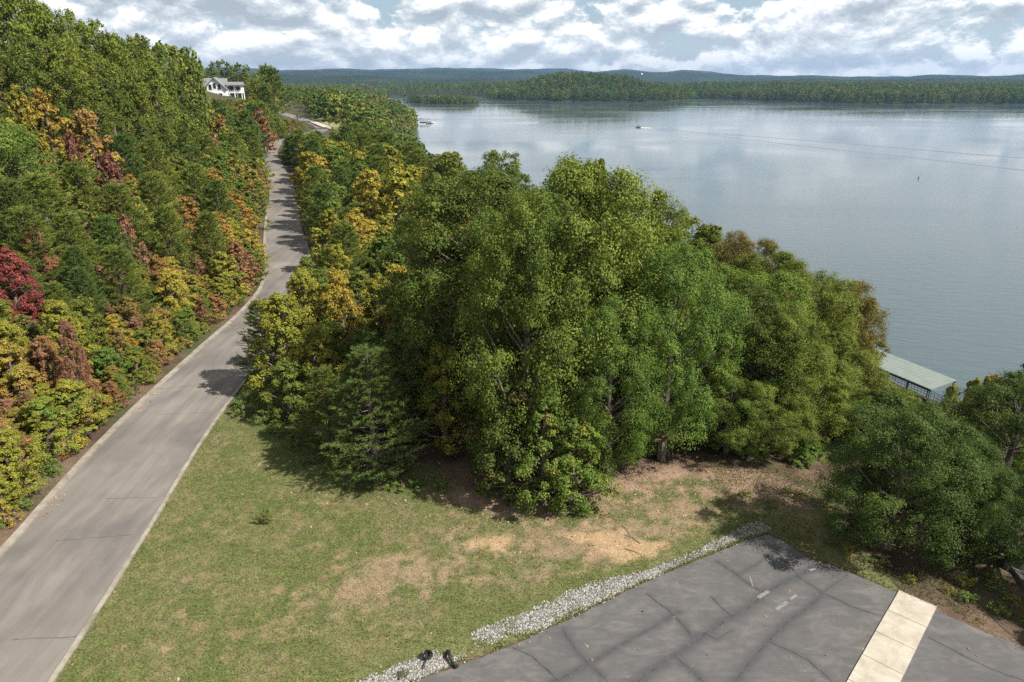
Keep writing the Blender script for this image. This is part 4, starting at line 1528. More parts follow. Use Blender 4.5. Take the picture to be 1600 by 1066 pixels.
# ---- lake side of the road
count = {}
cand = [(rnd.uniform(-75, 62), 34 + 216 * rnd.random() ** 1.15) for _ in range(12000)]
cand.sort(key=lambda c: math.hypot(c[0], c[1]))
cx = np.array([c[0] for c in cand]); cy = np.array([c[1] for c in cand])
D_, S_, Z_, H_ = road_info(cx, cy)
HG = height(cx, cy)
lawn_line = np.interp(cx, tree_edge[:, 0], tree_edge[:, 1])
for (x, y), d, s, hw, hz, ll in zip(cand, D_, S_, H_, HG, lawn_line):
    if s > 0 or hz < WATER + 0.6: continue
    m = d - hw
    if y < ll + 3.5 or (x > 10 and y < 36) or (x > 22 and y < 46): continue
    if 30 < x < 46 and 44 < y < 74 and abs(x - np.interp(y, [40, 56, 66, 74], [33, 36, 38, 42])) < 4: continue
    band = 14 + y * 0.06
    if m < band:
        r = rnd.uniform(1.4, 2.0) * (1 + y / 160)
        if m < 0.5 + r * 0.6: continue
        if rnd.random() < 0.38:
            kind = 'pine'; col = rnd.choice(('pine', 'pine2')); acc = None; am = 0
        else:
            kind = 'maple'; col = rnd.choice(('yellowgreen', 'mid', 'yellowgreen', 'olive', 'yellow', 'mid', 'olive')); acc = rnd.choice(('yellow', 'orange', 'yellowgreen', 'mid', 'rust')); am = rnd.uniform(0.1, 0.4)
        h = r * rnd.uniform(2.3, 3.0)
        zone = 'between road and lake'; fd = 1.1
    else:
        r = rnd.uniform(2.6, 4.2)
        kind = 'oak'; col = rnd.choice(('dark', 'olive', 'olive', 'mid', 'dark')); acc = rnd.choice(('brown', 'yellowgreen', 'olive', 'rust')); am = rnd.uniform(0.05, 0.3)
        h = r * rnd.uniform(2.4, 3.2)
        zone = 'above the lake'; fd = 1.2
    px, py, ff = project(x, y, hz + h)
    lim = np.interp(px, [400, 430, 460, 512, 560, 640, 690, 740, 800, 840, 900, 1000, 1100, 1200, 1300, 1370, 1420, 1600], [232, 226, 197, 206, 180, 182, 214, 226, 244, 262, 290, 320, 352, 402, 445, 540, 620, 620])
    if py < lim:
        rr = ray(px, lim + rnd.uniform(1, 12)); t = y / rr[1]
        h = CAM_H + rr[2] * t - hz
        if h < 3.0: continue
        r = min(r, h / 1.9)
    if not in_view(x, y, hz, h): continue
    if taken(x, y, r, fd): continue
    if count.get(kind, 0) >= {'pine': 90, 'maple': 85, 'oak': 100}[kind]: continue
    count[kind] = count.get(kind, 0) + 1
    plant(kind, x, y, h, r, col, acc, am, zone=zone)

# ---- shrubs along the banks and the lawn
sb = at(415, 818)
plant('shrub', sb[0], sb[1], 0.75, 0.36, 'olive', 'gold', 0.35, 'little lone bush growing in the middle of the lawn', cat='bush', zbase=0)
k_ = 0
for i in range(0, nk, 1):
    y = ROAD[i, 1]
    if not 23 < y < 95: continue
    for off in (rnd.uniform(1.0, 1.5), rnd.uniform(1.5, 2.4)):
        if rnd.random() < 0.3: continue
        p = ROAD[i, :2] - RNRM[i] * (ROAD_HALF[i] + off) + RTAN[i] * rnd.uniform(-1, 1)
        rr_ = rnd.uniform(0.35, 0.75)
        plant('shrub', p[0], p[1], rr_ * rnd.uniform(1.0, 1.7), rr_, rnd.choice(('mid', 'yellowgreen', 'bright', 'olive', 'rust', 'yellow')), rnd.choice(('gold', 'orange', 'mid', 'rust')), rnd.uniform(0, 0.4), zone='at the uphill kerb')
for p in ((372, 640), (392, 655), (415, 668), (438, 690), (462, 712), (485, 735), (515, 752), (548, 765), (590, 770), (628, 772), (655, 770), (690, 780), (612, 750), (540, 745), (470, 690), (400, 640)):
    q_ = at(p[0] + rnd.uniform(-6, 6), p[1] - 10 + rnd.uniform(-6, 6))
    rr_ = rnd.uniform(0.4, 0.8)
    plant('shrub', q_[0], q_[1], rr_ * rnd.uniform(0.8, 1.3), rr_, rnd.choice(('mid', 'bright', 'dark', 'mid')), 'yellowgreen', rnd.uniform(0, 0.3), zone='at the wood edge')
for p in ((1120, 790), (1290, 790), (1305, 770), (1250, 770), (1225, 765), (1310, 750), (1165, 770), (1380, 880), (1300, 850), (1480, 920), (1330, 870), (1545, 905), (1508, 918), (1525, 935), (1560, 920), (1580, 940), (1500, 940), (1350, 880), (1420, 905), (1560, 955), (1595, 965)):
    q_ = at(p[0] + rnd.uniform(-6, 6), p[1] + rnd.uniform(-6, 6))
    rr_ = rnd.uniform(0.22, 0.5)
    plant('shrub', q_[0], q_[1], rr_ * rnd.uniform(0.7, 1.2), rr_, rnd.choice(('mid', 'bright', 'yellowgreen', 'olive')), 'gold', rnd.uniform(0, 0.3), zone='at the lot verge')

# ------------------------------------------------------------------ lower drive to the dock
dr = catmull(np.array([(23.5, 16, 0), (23.5, 23, 0), (27, 33, 0), (31.5, 44, 0), (34.5, 54, 0), (36.5, 62, 0), (39, 69, 0)], float), 10)
dr[:, 2] = height(dr[:, 0], dr[:, 1])
for _ in range(3):
    dr[1:-1, 2] = (dr[:-2, 2] + dr[1:-1, 2] * 2 + dr[2:, 2]) / 4
tn_ = np.gradient(dr[:, :2], axis=0); tn_ /= np.linalg.norm(tn_, axis=1)[:, None]
nm_ = np.stack([tn_[:, 1], -tn_[:, 0]], 1)
tag(link('lower_drive', strip_mesh('lower_drive', dr, nm_, np.full(len(dr), -1.9), np.full(len(dr), 1.9), 0.32, concrete_mat('gravel_drive', (0.11, 0.10, 0.097), (0.19, 0.175, 0.168)), 1.6)), 'grey drive running down to the dock', kind='structure')

# litter, weeds under the trees by the lot
N = 26000
q = np.stack([RNG.uniform(10.5, 24, N), RNG.uniform(17, 34, N)], 1)
g_ = fbm(q[:, 0] * 0.6 + 11, q[:, 1] * 0.6, 4)
k = ~inside(q[:, 0], q[:, 1], LOT) & (g_ > 0.48) & (poly_dist(q[:, 0], q[:, 1], dr[:, :2])[0] > 1.9)
q = q[k]
z_ = height(q[:, 0], q[:, 1])
tt_ = lerp3((0.10, 0.13, 0.04), (0.20, 0.19, 0.07), RNG.random(len(q)))
blades('weeds', np.column_stack([q, z_]), tt_, 0.05, 0.2, 0.02, 0.06, 'rough grass under the trees by the lot')

# fallen leaves: on the slope, lot and lawn
N = 5200
q = np.stack([RNG.uniform(-17, 21, N), RNG.uniform(17, 34, N)], 1)
yl = np.interp(q[:, 0], tree_edge[:, 0], tree_edge[:, 1])
pr_ = np.where(inside(q[:, 0], q[:, 1], LOT), 0.07, np.exp(-np.abs(q[:, 1] - yl) / 2.2) + 0.04)
k = (RNG.random(N) < pr_) & (np.abs(height(q[:, 0], q[:, 1])) < 0.1) & (road_info(q[:, 0], q[:, 1])[1] < 0)
q = q[k]
# drift of leaves in the gutter under the bank
ii = RNG.integers(0, nk, 1500)
of = ROAD_HALF[ii] - np.abs(RNG.normal(0, 0.28, 1500)) - 0.06
gq = ROAD[ii, :2] - RNRM[ii] * of[:, None] + RTAN[ii] * RNG.uniform(-1.5, 1.5, 1500)[:, None]
kg = fbm(gq[:, 0] * 0.2, gq[:, 1] * 0.35, 3) > 0.47
q = np.concatenate([q, gq[kg]])
lt = lerp3((0.30, 0.17, 0.09), (0.55, 0.46, 0.30), RNG.random(len(q)) ** 1.6)
n_ = len(q)
cz = np.where(inside(q[:, 0], q[:, 1], LOT), 0.05, 0.04)
an = RNG.uniform(0, 6.28, n_); sz = RNG.uniform(0.03, 0.075, n_)
ax_ = np.stack([np.cos(an), np.sin(an), RNG.normal(0, 0.35, n_)], 1) * sz[:, None]
bx_ = np.stack([-np.sin(an), np.cos(an), RNG.normal(0, 0.35, n_)], 1) * sz[:, None] * 0.7
ctr = np.column_stack([q, cz])
V = np.stack([ctr - ax_, ctr + bx_, ctr + ax_, ctr - bx_], 1)
tag(link('fallen_leaves', mesh_np('fallen_leaves', V.reshape(-1, 3), np.arange(4 * n_).reshape(n_, 4), M_GRASS, {'tint': np.repeat(lt, 4, 0)})), 'dry fallen leaves scattered over slope and lot', kind='stuff')

# ------------------------------------------------------------------ small things by the gravel
M_BLACK = simple_mat('black_plastic', (0.012, 0.012, 0.013), 0.45, 0.2, 8, 0.5)
p0, p1, p2, p3 = at(694, 1028), at(700, 1023), at(705, 1036), at(714, 1046)
pipe = empty('drain_pipe', (*p2, 0.0))
path = catmull(np.array([(*(p0 - p2), 0.02), (*(p1 - p2), 0.17), (*((p1 + p2) / 2 - p2), 0.22), (0, 0, 0.18), (*(p3 - p2), 0.07)], float), 7)
pb = MB()
pb.tube(path, [0.058 + 0.010 * (i % 2) for i in range(len(path))], 10, False)
pb.build('pipe', M_BLACK, pipe)
e1 = MB(); e1.tube([path[-2], path[-1]], [0.085, 0.085], 12); e1.build('end_collar', M_BLACK, pipe)
tag(pipe, 'black corrugated drain pipe arching from gravel onto the asphalt', 'pipe')
hc = at(667, 1028)
coil = empty('hose', (*hc, 0.0))
cb = MB()
pts = []
for i in range(46):
    a = i / 45 * 2 * math.pi * 2.3
    pts.append((0.19 * math.cos(a) * (1 + 0.05 * i / 45), 0.17 * math.sin(a), 0.09 + 0.0022 * i))
pts += [(0.02, -0.22, 0.12), (-0.03, -0.36, 0.08), (-0.07, -0.47, 0.06)]
cb.tube(pts, 0.034, 7)
cb.build('coil', M_BLACK, coil)
nz_ = MB(); nz_.tube([(-0.07, -0.47, 0.06), (-0.10, -0.56, 0.05)], [0.045, 0.03], 8); nz_.build('nozzle', M_BLACK, coil)
tag(coil, 'small coil of black hose lying on the pale gravel', 'hose')
dc = at(630, 1058)
plant('shrub', dc[0], dc[1], 0.32, 0.22, 'dark', None, 0, 'dark weed clump in the gravel at the lot corner', cat='weed', zbase=0)
for (x0, y0), (x1, y1), lb in (((975, 858), (1008, 872), 'thin dead stick lying on the bare tan soil'), ((972, 822), (985, 838), 'short dead twig above the bare tan soil'), ((1000, 850), (975, 836), 'grey stick across the tan slope near the bright green tree')):
    a, c = at(x0, y0), at(x1, y1)
    s_ = MB()
    mid_ = (a + c) / 2 + np.array((0.05, 0.06))
    s_.tube([(*a, 0.03), (*mid_, 0.06), (*c, 0.03)], [0.02, 0.016, 0.008], 5)
    tag(s_.build('stick', M_BARK), lb, 'stick')

# ------------------------------------------------------------------ covered boat dock
M_ROOF = simple_mat('dock_roof_metal', (0.18, 0.21, 0.19), 0.5, 0.10, 1.2, 0.3)
M_DOCKWOOD = simple_mat('dock_timber', (0.09, 0.08, 0.072), 0.85, 0.25, 5)
M_STEEL = simple_mat('dock_steel', (0.05, 0.10, 0.115), 0.45, 0.15, 4, 0.5)
M_DARKHULL = simple_mat('float_dark', (0.025, 0.028, 0.032), 0.6, 0.2, 3)
A = at(1370, 546, -13.2); B = at(1482, 590, -13.2)
ud = (B - A) / np.linalg.norm(B - A)
vn = np.array((-ud[1], ud[0]))
if vn[0] < 0: vn = -vn                                   # toward the lake
Ld = np.linalg.norm(B - A) + 7.0
org = A - ud * 6.0
dock = empty('boat_dock', (org[0], org[1], WATER), math.atan2(ud[1], ud[0]))
sgn = 1 if (np.array((-math.sin(math.atan2(ud[1], ud[0])), math.cos(math.atan2(ud[1], ud[0])))) @ vn) > 0 else -1
Wd = 4.3
# local x along the dock, local y*sgn toward the lake; the lake edge of the roof lies at y=0
def dk(x, y, z): return (x, sgn * y, z)
rb = MB()
prof_ = [(-Wd, 3.35), (-Wd, 3.47), (0, 3.87), (0, 3.75)]
rb.prism([dk(0, a, b) for a, b in prof_], (Ld, 0, 0))
rf = rb.build('roof', M_ROOF, dock)
for i in range(int(Ld / 0.6)):
    s_ = MB(); x = 0.3 + i * 0.6
    s_.prism([dk(x, -Wd, 3.473), dk(x, -Wd, 3.51), dk(x, 0, 3.91), dk(x, 0, 3.873)], (0.05, 0, 0))
    s_.build('roof_seam', M_ROOF, rf)
fb = MB(); fb.box(dk(Ld / 2, -Wd + 0.06, 3.24), (Ld, 0.1, 0.2)); fb.box(dk(Ld / 2, -0.06, 3.63), (Ld, 0.1, 0.22)); fb.build('fascia', M_DARKHULL, dock)
npost = 7
for i in range(npost):
    x = 0.15 + (Ld - 0.3) * i / (npost - 1)
    for y, zt in ((-Wd + 0.15, 3.14), (-0.2, 3.5)):
        s_ = MB(); s_.box(dk(x, y, zt / 2 + 0.2), (0.12, 0.12, zt - 0.4)); s_.build('post', M_STEEL, dock)
fl_ = MB(); fl_.box(dk(Ld / 2, -Wd + 0.65, 0.18), (Ld, 1.2, 0.36)); fl_.box(dk(Ld / 2, -0.4, 0.18), (Ld, 0.8, 0.36)); fl_.build('float', M_DARKHULL, dock)
for y, wdd in ((-Wd + 0.65, 1.2), (-0.4, 0.8)):
    nb = int(Ld / 0.3)
    for i in range(nb):
        s_ = MB(); s_.box(dk(0.15 + i * 0.3, y, 0.40), (0.27, wdd + 0.1, 0.05)); s_.build('plank', M_DOCKWOOD, dock)
rl = MB()
for z in (0.75, 1.05, 1.35):
    rl.box(dk(Ld / 2, -0.12, z), (Ld, 0.05, 0.06))
for i in range(int(Ld / 0.45)):
    rl.box(dk(0.1 + i * 0.45, -0.12, 0.9), (0.04, 0.04, 0.9))
rl.build('railing', M_STEEL, dock)
tag(dock, 'covered boat dock with long pale metal roof at the lake edge', 'boat dock')


def boat_hull(L, Wb, H):
    n = 12
    V = []; f = []
    for i in range(n):
        s = i / (n - 1)
        wv = Wb / 2 * (1 - max(0, (s - 0.45) / 0.55) ** 2.2) + 0.01
        x = -L / 2 + s * L
        sheer = H + 0.25 * s * s
        V += [(x, -wv, sheer), (x, -wv * 0.78, 0.15), (x, 0, -0.15 + 0.3 * max(0, s - 0.8)), (x, wv * 0.78, 0.15), (x, wv, sheer)]
        if i:
            a = 5 * (i - 1); b = 5 * i
            for k in range(4): f.append((a + k, b + k, b + k + 1, a + k + 1))
            f.append((a + 4, b + 4, b, a))
    f.append((0, 1, 2, 3)); 
    return np.array(V), np.array(f + [(0, 3, 4, 0)][:0])


M_WHITE = simple_mat('white_gelcoat', (0.78, 0.78, 0.77), 0.3, 0.05, 2, 0.5)
M_GLASS = simple_mat('dark_glass', (0.02, 0.025, 0.03), 0.1, 0.1, 2, 0.6)


def motor_boat(loc, rz, L, label, canopy=False, hullmat=None):
    b = empty('motor_boat', loc, rz)
    V, f = boat_hull(L, L * 0.34, 0.75)
    link('hull', mesh_np('hull', V, f, hullmat or M_WHITE), b)
    c = MB(); c.prism([(-0.3, -0.7, 0.8), (0.6, -0.7, 0.8), (0.3, -0.7, 1.35), (-0.25, -0.7, 1.35)], (0, 1.4, 0)); c.build('windscreen', M_GLASS, b)
    m = MB(); m.box((-L / 2 - 0.2, 0, 0.7), (0.45, 0.5, 0.9)); m.box((-L / 2 - 0.1, 0, 0.1), (0.2, 0.2, 0.6)); m.build('outboard_motor', M_DARKHULL, b)
    for y in (-0.45, 0.45):
        s = MB(); s.box((-0.9, y, 0.95), (0.6, 0.5, 0.35)); s.box((-1.2, y, 1.2), (0.12, 0.5, 0.5)); s.build('seat', M_DOCKWOOD, b)
    if canopy:
        t = MB(); t.box((-0.6, 0, 2.2), (2.6, 1.9, 0.08)); t.build('canopy', M_WHITE, b)
        for sx in (-1.7, 0.5):
            for sy in (-0.85, 0.85):
                q = MB(); q.box((sx, sy, 1.45), (0.06, 0.06, 1.45)); q.build('pole', M_STEEL, b)
    tag(b, label, 'boat')
    return b


# speedboat and its wake
sp = W(997, 199)
wk_a = W(1600, 247.5); wk_b = W(1600, 266)
hd_ = np.array(sp - W(1300, 222)); hd_ /= np.linalg.norm(hd_)
motor_boat((sp[0], sp[1], WATER + 0.1), math.atan2(hd_[1], hd_[0]), 6.5, 'small white speedboat trailing a long wake')
M_FOAM = simple_mat('foam', (0.8, 0.82, 0.83), 0.8, 0.1, 1.5)


def wake_ridge(pts, wd, hg):
    pts = catmull(np.array(pts, float), 30)
    V = []; f = []
    n = len(pts)
    tn = np.gradient(pts, axis=0); tn /= np.linalg.norm(tn, axis=1)[:, None]
    for i in range(n):
        nn = np.array((-tn[i, 1], tn[i, 0]))
        fade = min(1, i / 6) * min(1, (n - 1 - i) / 10 + 0.2) * (0.6 + 0.8 * fbm(np.array([i * 0.13]), np.array([wd]), 3)[0])
        for k, u in enumerate((-2.0, -1, -0.5, 0, 0.5, 1, 2.0)):
            zz = (-0.03, 0.0, 0.72, 1.0, 0.72, 0.0, -0.03)[k]
            p = pts[i] + nn * u * wd / 2
            V.append((p[0], p[1], WATER + 0.012 + zz * hg * fade if 0 < k < 6 else WATER - 0.05))
        if i:
            a, b = 7 * (i - 1), 7 * i
            for k in range(6): f.append((a + k, a + k + 1, b + k + 1, b + k))
    return np.array(V), np.array(f)


V1, f1 = wake_ridge([sp - hd_ * 6, W(1100, 207.5), W(1250, 219), W(1420, 233), W(1600, 247.5), W(1800, 264)], 1.5, 0.12)
tag(link('wake', mesh_np('wake', V1, f1, M_WATER, None, True)), 'long thin wave of the speedboat wake', kind='structure')
V2, f2 = wake_ridge([sp - hd_ * 30 + np.array((0, -4)), W(1110, 211), W(1250, 228), W(1420, 246), W(1600, 266.5), W(1800, 288)], 1.4, 0.11)
tag(link('wake', mesh_np('wake', V2, f2, M_WATER, None, True)), 'fainter second wave of the speedboat wake', kind='structure')
fm = []
for i in range(140):
    s = random.random() ** 1.6
    fm.append(sp - hd_ * (3.5 + 13 * s) + np.array((-hd_[1], hd_[0])) * random.gauss(0, 0.5 + 0.6 * s))
stn = stones('foam', np.array(fm), 0.12, 0.3, 'white foam churned up behind the speedboat', lambda x, y: np.full(len(x), WATER))
stn.data.materials.clear(); stn.data.materials.append(M_FOAM)

# channel marker
cbp = W(1435, 279.5)
buoy = empty('channel_buoy', (*cbp, WATER))
buoy.scale = (0.5, 0.5, 0.55)
s_ = MB(); s_.tube([(0, 0, -0.3), (0, 0, 0.25)], [0.45, 0.45], 12); s_.build('float', M_DARKHULL, buoy)
s_ = MB(); s_.tube([(0, 0, 0.25), (0, 0, 1.35), (0, 0, 1.75)], [0.30, 0.24, 0.22], 12); s_.build('body', simple_mat('buoy_green', (0.015, 0.04, 0.03), 0.5), buoy)
s_ = MB(); s_.tube([(0, 0, 1.75), (0, 0, 2.05)], [0.08, 0.05], 8); s_.build('top_mark', M_DARKHULL, buoy)
tag(buoy, 'dark channel buoy standing alone on the open lake', 'buoy')
fb_ = W(1288, 165.5)
motor_boat((*fb_, WATER + 0.1), 0.3, 5.5, 'tiny dark fishing boat near the far shore', hullmat=M_DARKHULL)

# docks and boats on the wooded shore
for px, py, rz, lb, bl in ((664, 191.5, 0.5, 'grey roofed boathouse at the wooded point', 'white boat moored at the wooded point'), (613, 186.5, 0.3, 'small boathouse hidden among the shore trees', None)):
    q = W(px, py)
    bh = empty('boathouse', (q[0], q[1], WATER), rz)
    r_ = MB(); r_.prism([(-4.2, -3, 3.0), (-4.2, 0, 4.1), (-4.2, 3, 3.0), (-4.2, 2.9, 2.85), (-4.2, 0, 3.95), (-4.2, -2.9, 2.85)], (8.4, 0, 0)); r_.build('roof', M_ROOF, bh)
    for x in (-3.9, 0, 3.9):
        for y in (-2.7, 2.7):
            s_ = MB(); s_.box((x, y, 1.4), (0.18, 0.18, 3.0)); s_.build('post', M_DOCKWOOD, bh)
    d_ = MB(); d_.box((0, -2.3, 0.35), (8.4, 1.2, 0.4)); d_.box((0, 2.3, 0.35), (8.4, 1.2, 0.4)); d_.box((-3.9, 0, 0.35), (0.9, 3.4, 0.4)); d_.build('deck', M_DOCKWOOD, bh)
    tag(bh, lb, 'boathouse')
    if bl:
        q2 = W(px + 9, py + 1.5)
        motor_boat((q2[0], q2[1], WATER + 0.1), 0.2, 8.0, bl, True)

# ------------------------------------------------------------------ the house on the hill
M_SIDING = simple_mat('white_siding', (0.72, 0.73, 0.74), 0.6, 0.04, 2)
M_SHINGLE = simple_mat('grey_shingles', (0.17, 0.17, 0.18), 0.85, 0.2, 6)
M_PANE = simple_mat('window_glass', (0.03, 0.035, 0.045), 0.08, 0.1, 1, 0.6)
hz = h1(*house_xy)
hb = ray(338, 155); tH = 297 / hb[1]
hz_base = CAM_H + hb[2] * tH
house = empty('house', (hb[0] * tH - 1.5, house_xy[1], hz_base), 0.0)
house.scale = (1.28, 1.28, 1.12)
az_h = math.atan2(-house_xy[0], house_xy[1])
house.rotation_euler = (0, 0, az_h + math.radians(-8))


def part(b, name, mat, par=None):
    return b.build(name, mat, par or house)


# main block 13 x 9, ridge along x; gable wing toward the camera; porch on the lake side
b = MB(); b.box((-2.0, 2.0, 0.2), (13, 9, 5.6)); wall = part(b, 'wall', M_SIDING)
b = MB(); b.prism([(-8.5, -2.5, 3.0), (-8.5, 2.0, 6.9), (-8.5, 6.5, 3.0)], (13, 0, 0)); part(b, 'gable_wall', M_SIDING)
b = MB()
b.prism([(-9.0, -3.1, 2.75), (-9.0, 2.0, 7.15), (-9.0, 2.0, 6.93), (-9.0, -2.95, 2.62)], (14, 0, 0))
b.prism([(-9.0, 7.1, 2.75), (-9.0, 6.95, 2.62), (-9.0, 2.0, 6.93), (-9.0, 2.0, 7.15)], (14, 0, 0))
mroof = part(b, 'roof', M_SHINGLE)
# dormer on the slope facing the camera
b = MB(); b.box((-5.2, -0.6, 4.7), (1.9, 2.6, 2.0)); b.prism([(-6.15, -1.9, 5.7), (-5.2, -1.9, 6.6), (-4.25, -1.9, 5.7)], (0, 2.6, 0)); dm = part(b, 'dormer', M_SIDING)
b = MB(); b.prism([(-6.4, -2.15, 5.55), (-5.2, -2.15, 6.78), (-5.2, -2.15, 6.62), (-6.3, -2.15, 5.45)], (0, 3.6, 0)); b.prism([(-4.0, -2.15, 5.55), (-4.1, -2.15, 5.45), (-5.2, -2.15, 6.62), (-5.2, -2.15, 6.78)], (0, 3.6, 0)); part(b, 'dormer_roof', M_SHINGLE, dm)


def window(x, y, z, wd, hg, par=None, rz=0):
    f = MB(); f.box((x, y, z), (wd + 0.22, 0.1, hg + 0.22) if not rz else (0.1, wd + 0.22, hg + 0.22)); fo = part(f, 'window', M_WHITE, par)
    g = MB(); g.box((x, y - 0.05, z) if not rz else (x + 0.05, y, z), (wd, 0.06, hg) if not rz else (0.06, wd, hg)); part(g, 'pane', M_PANE, fo)


window(-5.2, -1.93, 5.0, 0.9, 1.2, dm)
# front gable wing
b = MB(); b.box((2.0, -3.2, 0.6), (6.2, 5.4, 6.4)); b.prism([(-1.1, -5.9, 3.8), (2.0, -5.9, 7.2), (5.1, -5.9, 3.8)], (0, 7.5, 0)); part(b, 'wing_wall', M_SIDING)
b = MB(); b.prism([(-1.6, -6.4, 3.45), (2.0, -6.4, 7.45), (2.0, -6.4, 7.22), (-1.45, -6.4, 3.3)], (0, 8.4, 0)); b.prism([(5.6, -6.4, 3.45), (5.45, -6.4, 3.3), (2.0, -6.4, 7.22), (2.0, -6.4, 7.45)], (0, 8.4, 0)); part(b, 'wing_roof', M_SHINGLE)
for x in (0.7, 2.0, 3.3):
    window(x, -5.93, 4.2 if x != 2.0 else 4.6, 0.85, 1.7)
for x in (0.5, 2.0, 3.5):
    window(x, -5.93, 1.3, 0.95, 1.6)
for x in (-7.4, -5.4, -3.4):
    window(x, -2.53, 1.4, 1.0, 1.5)
# porch wing
b = MB(); b.box((7.3, 0.0, 2.2), (4.4, 6.5, 0.25)); b.box((7.3, 0, -1.2), (4.4, 6.5, 0.3)); part(b, 'porch_deck', M_SIDING)
b = MB(); b.prism([(4.9, -3.9, 4.9), (4.9, 0, 5.9), (4.9, 3.9, 4.9), (4.9, 3.9, 4.7), (4.9, -3.9, 4.7)], (5.0, 0, 0)); part(b, 'porch_roof', M_SHINGLE)
for x in (5.2, 7.3, 9.4):
    for y in (-3.1, 3.1):
        s_ = MB(); s_.box((x, y, 3.5), (0.2, 0.2, 2.4)); part(s_, 'post', M_SIDING)
        s_ = MB(); s_.box((x, y, 0.3), (0.25, 0.25, 3.5)); part(s_, 'post', M_SIDING)
rl = MB()
for z in (2.7, 3.1): rl.box((7.3, -3.1, z), (4.2, 0.06, 0.07)); rl.box((9.4, 0, z), (0.06, 6.2, 0.07))
for i in range(16): rl.box((5.4 + i * 0.26, -3.1, 2.75), (0.05, 0.05, 0.8))
part(rl, 'railing', M_SIDING)
b = MB(); b.box((7.3, 1.4, 3.5), (4.0, 3.2, 2.4)); part(b, 'porch_room', M_SIDING)
for x in (6.2, 8.2): window(x, -0.24, 3.5, 1.1, 1.4)
b = MB(); b.box((-2.0, 2.0, -3.0), (13.2, 9.2, 1.0)); b.box((-2, 2, -5), (13.2, 9.2, 3.2)); b.box((2, -3.2, -4), (6.3, 5.5, 3)); part(b, 'foundation', simple_mat('foundation_block', (0.3, 0.29, 0.28), 0.9))
b = MB(); b.box((-7.0, 3.2, 6.9), (0.9, 0.9, 2.2)); part(b, 'chimney', simple_mat('chimney_brick', (0.22, 0.12, 0.09), 0.9, 0.3, 10))
tag(house, 'white gabled house with grey roof high on the wooded hill', 'house')

# bright gravel driveway seen below the house, with a dark post beside it
gd = catmull(np.array([(*at(512, 199.5, 4.2), 4.2), (*at(490, 191, 4.8), 4.8), (*at(465, 184.5, 5.6), 5.6), (*at(445, 178.5, 6.6), 6.6), (*at(425, 173, 7.6), 7.6)], float), 8)
tn_ = np.gradient(gd[:, :2], axis=0); tn_ /= np.linalg.norm(tn_, axis=1)[:, None]
nm_ = np.stack([tn_[:, 1], -tn_[:, 0]], 1)
tag(link('gravel_lane', strip_mesh('gravel_lane', gd, nm_, np.full(len(gd), -1.35), np.full(len(gd), 1.35), 0.1, concrete_mat('bright_gravel', (0.34, 0.31, 0.26), (0.46, 0.42, 0.36)), 7)), 'bright gravel lane below the white house', kind='structure')
tag(link('verge', strip_mesh('verge', gd, nm_, np.full(len(gd), 1.9), np.full(len(gd), 8.0), 0.06, simple_mat('verge_grass', (0.20, 0.20, 0.08), 0.95, 0.3, 0.7), 9)), 'grass verge beside the gravel lane', kind='structure')
pp_ = at(465, 187.5, 5.5)
post = empty('marker_post', (pp_[0], pp_[1], 5.5))
s_ = MB(); s_.box((0, 0, 0.7), (0.22, 0.22, 1.6)); s_.build('post', M_DARKHULL, post)
s_ = MB(); s_.box((0, -0.1, 1.6), (0.4, 0.55, 0.4)); s_.build('box', M_DARKHULL, post)
tag(post, 'dark post beside the bright gravel lane', 'post')
wb = ray(1003, 115.5); t_ = 4300 / wb[1]
wbd = empty('building', (wb[0] * t_, 4300, CAM_H + wb[2] * t_ - 6), 0.2)
b = MB(); b.box((0, 0, 1), (10, 8, 8)); b.build('wall', M_WHITE, wbd)
b = MB(); b.prism([(-5.5, -5, 5), (-5.5, 0, 8), (-5.5, 5, 5)], (11, 0, 0)); b.build('roof', M_WHITE, wbd)
tag(wbd, 'tiny white building on the distant blue ridge', 'building')

# ------------------------------------------------------------------ woods too far away to tell tree from tree
protos = []
pc = bpy.data.collections.new('far_tree_kinds')
for i, (kind, sd) in enumerate((('round', 41), ('round', 42), ('tall', 43), ('young', 44))):
    d = make_broad('far_tree', 15, 5.0 if kind != 'young' else 3.6, 0.12, kind, 17, 5, 6, 1.35, sd, M_LEAF_FAR)
    o = bpy.data.objects.new(f'far_tree_{i}', d['crown'])
    pc.objects.link(o)
    protos.append(o)


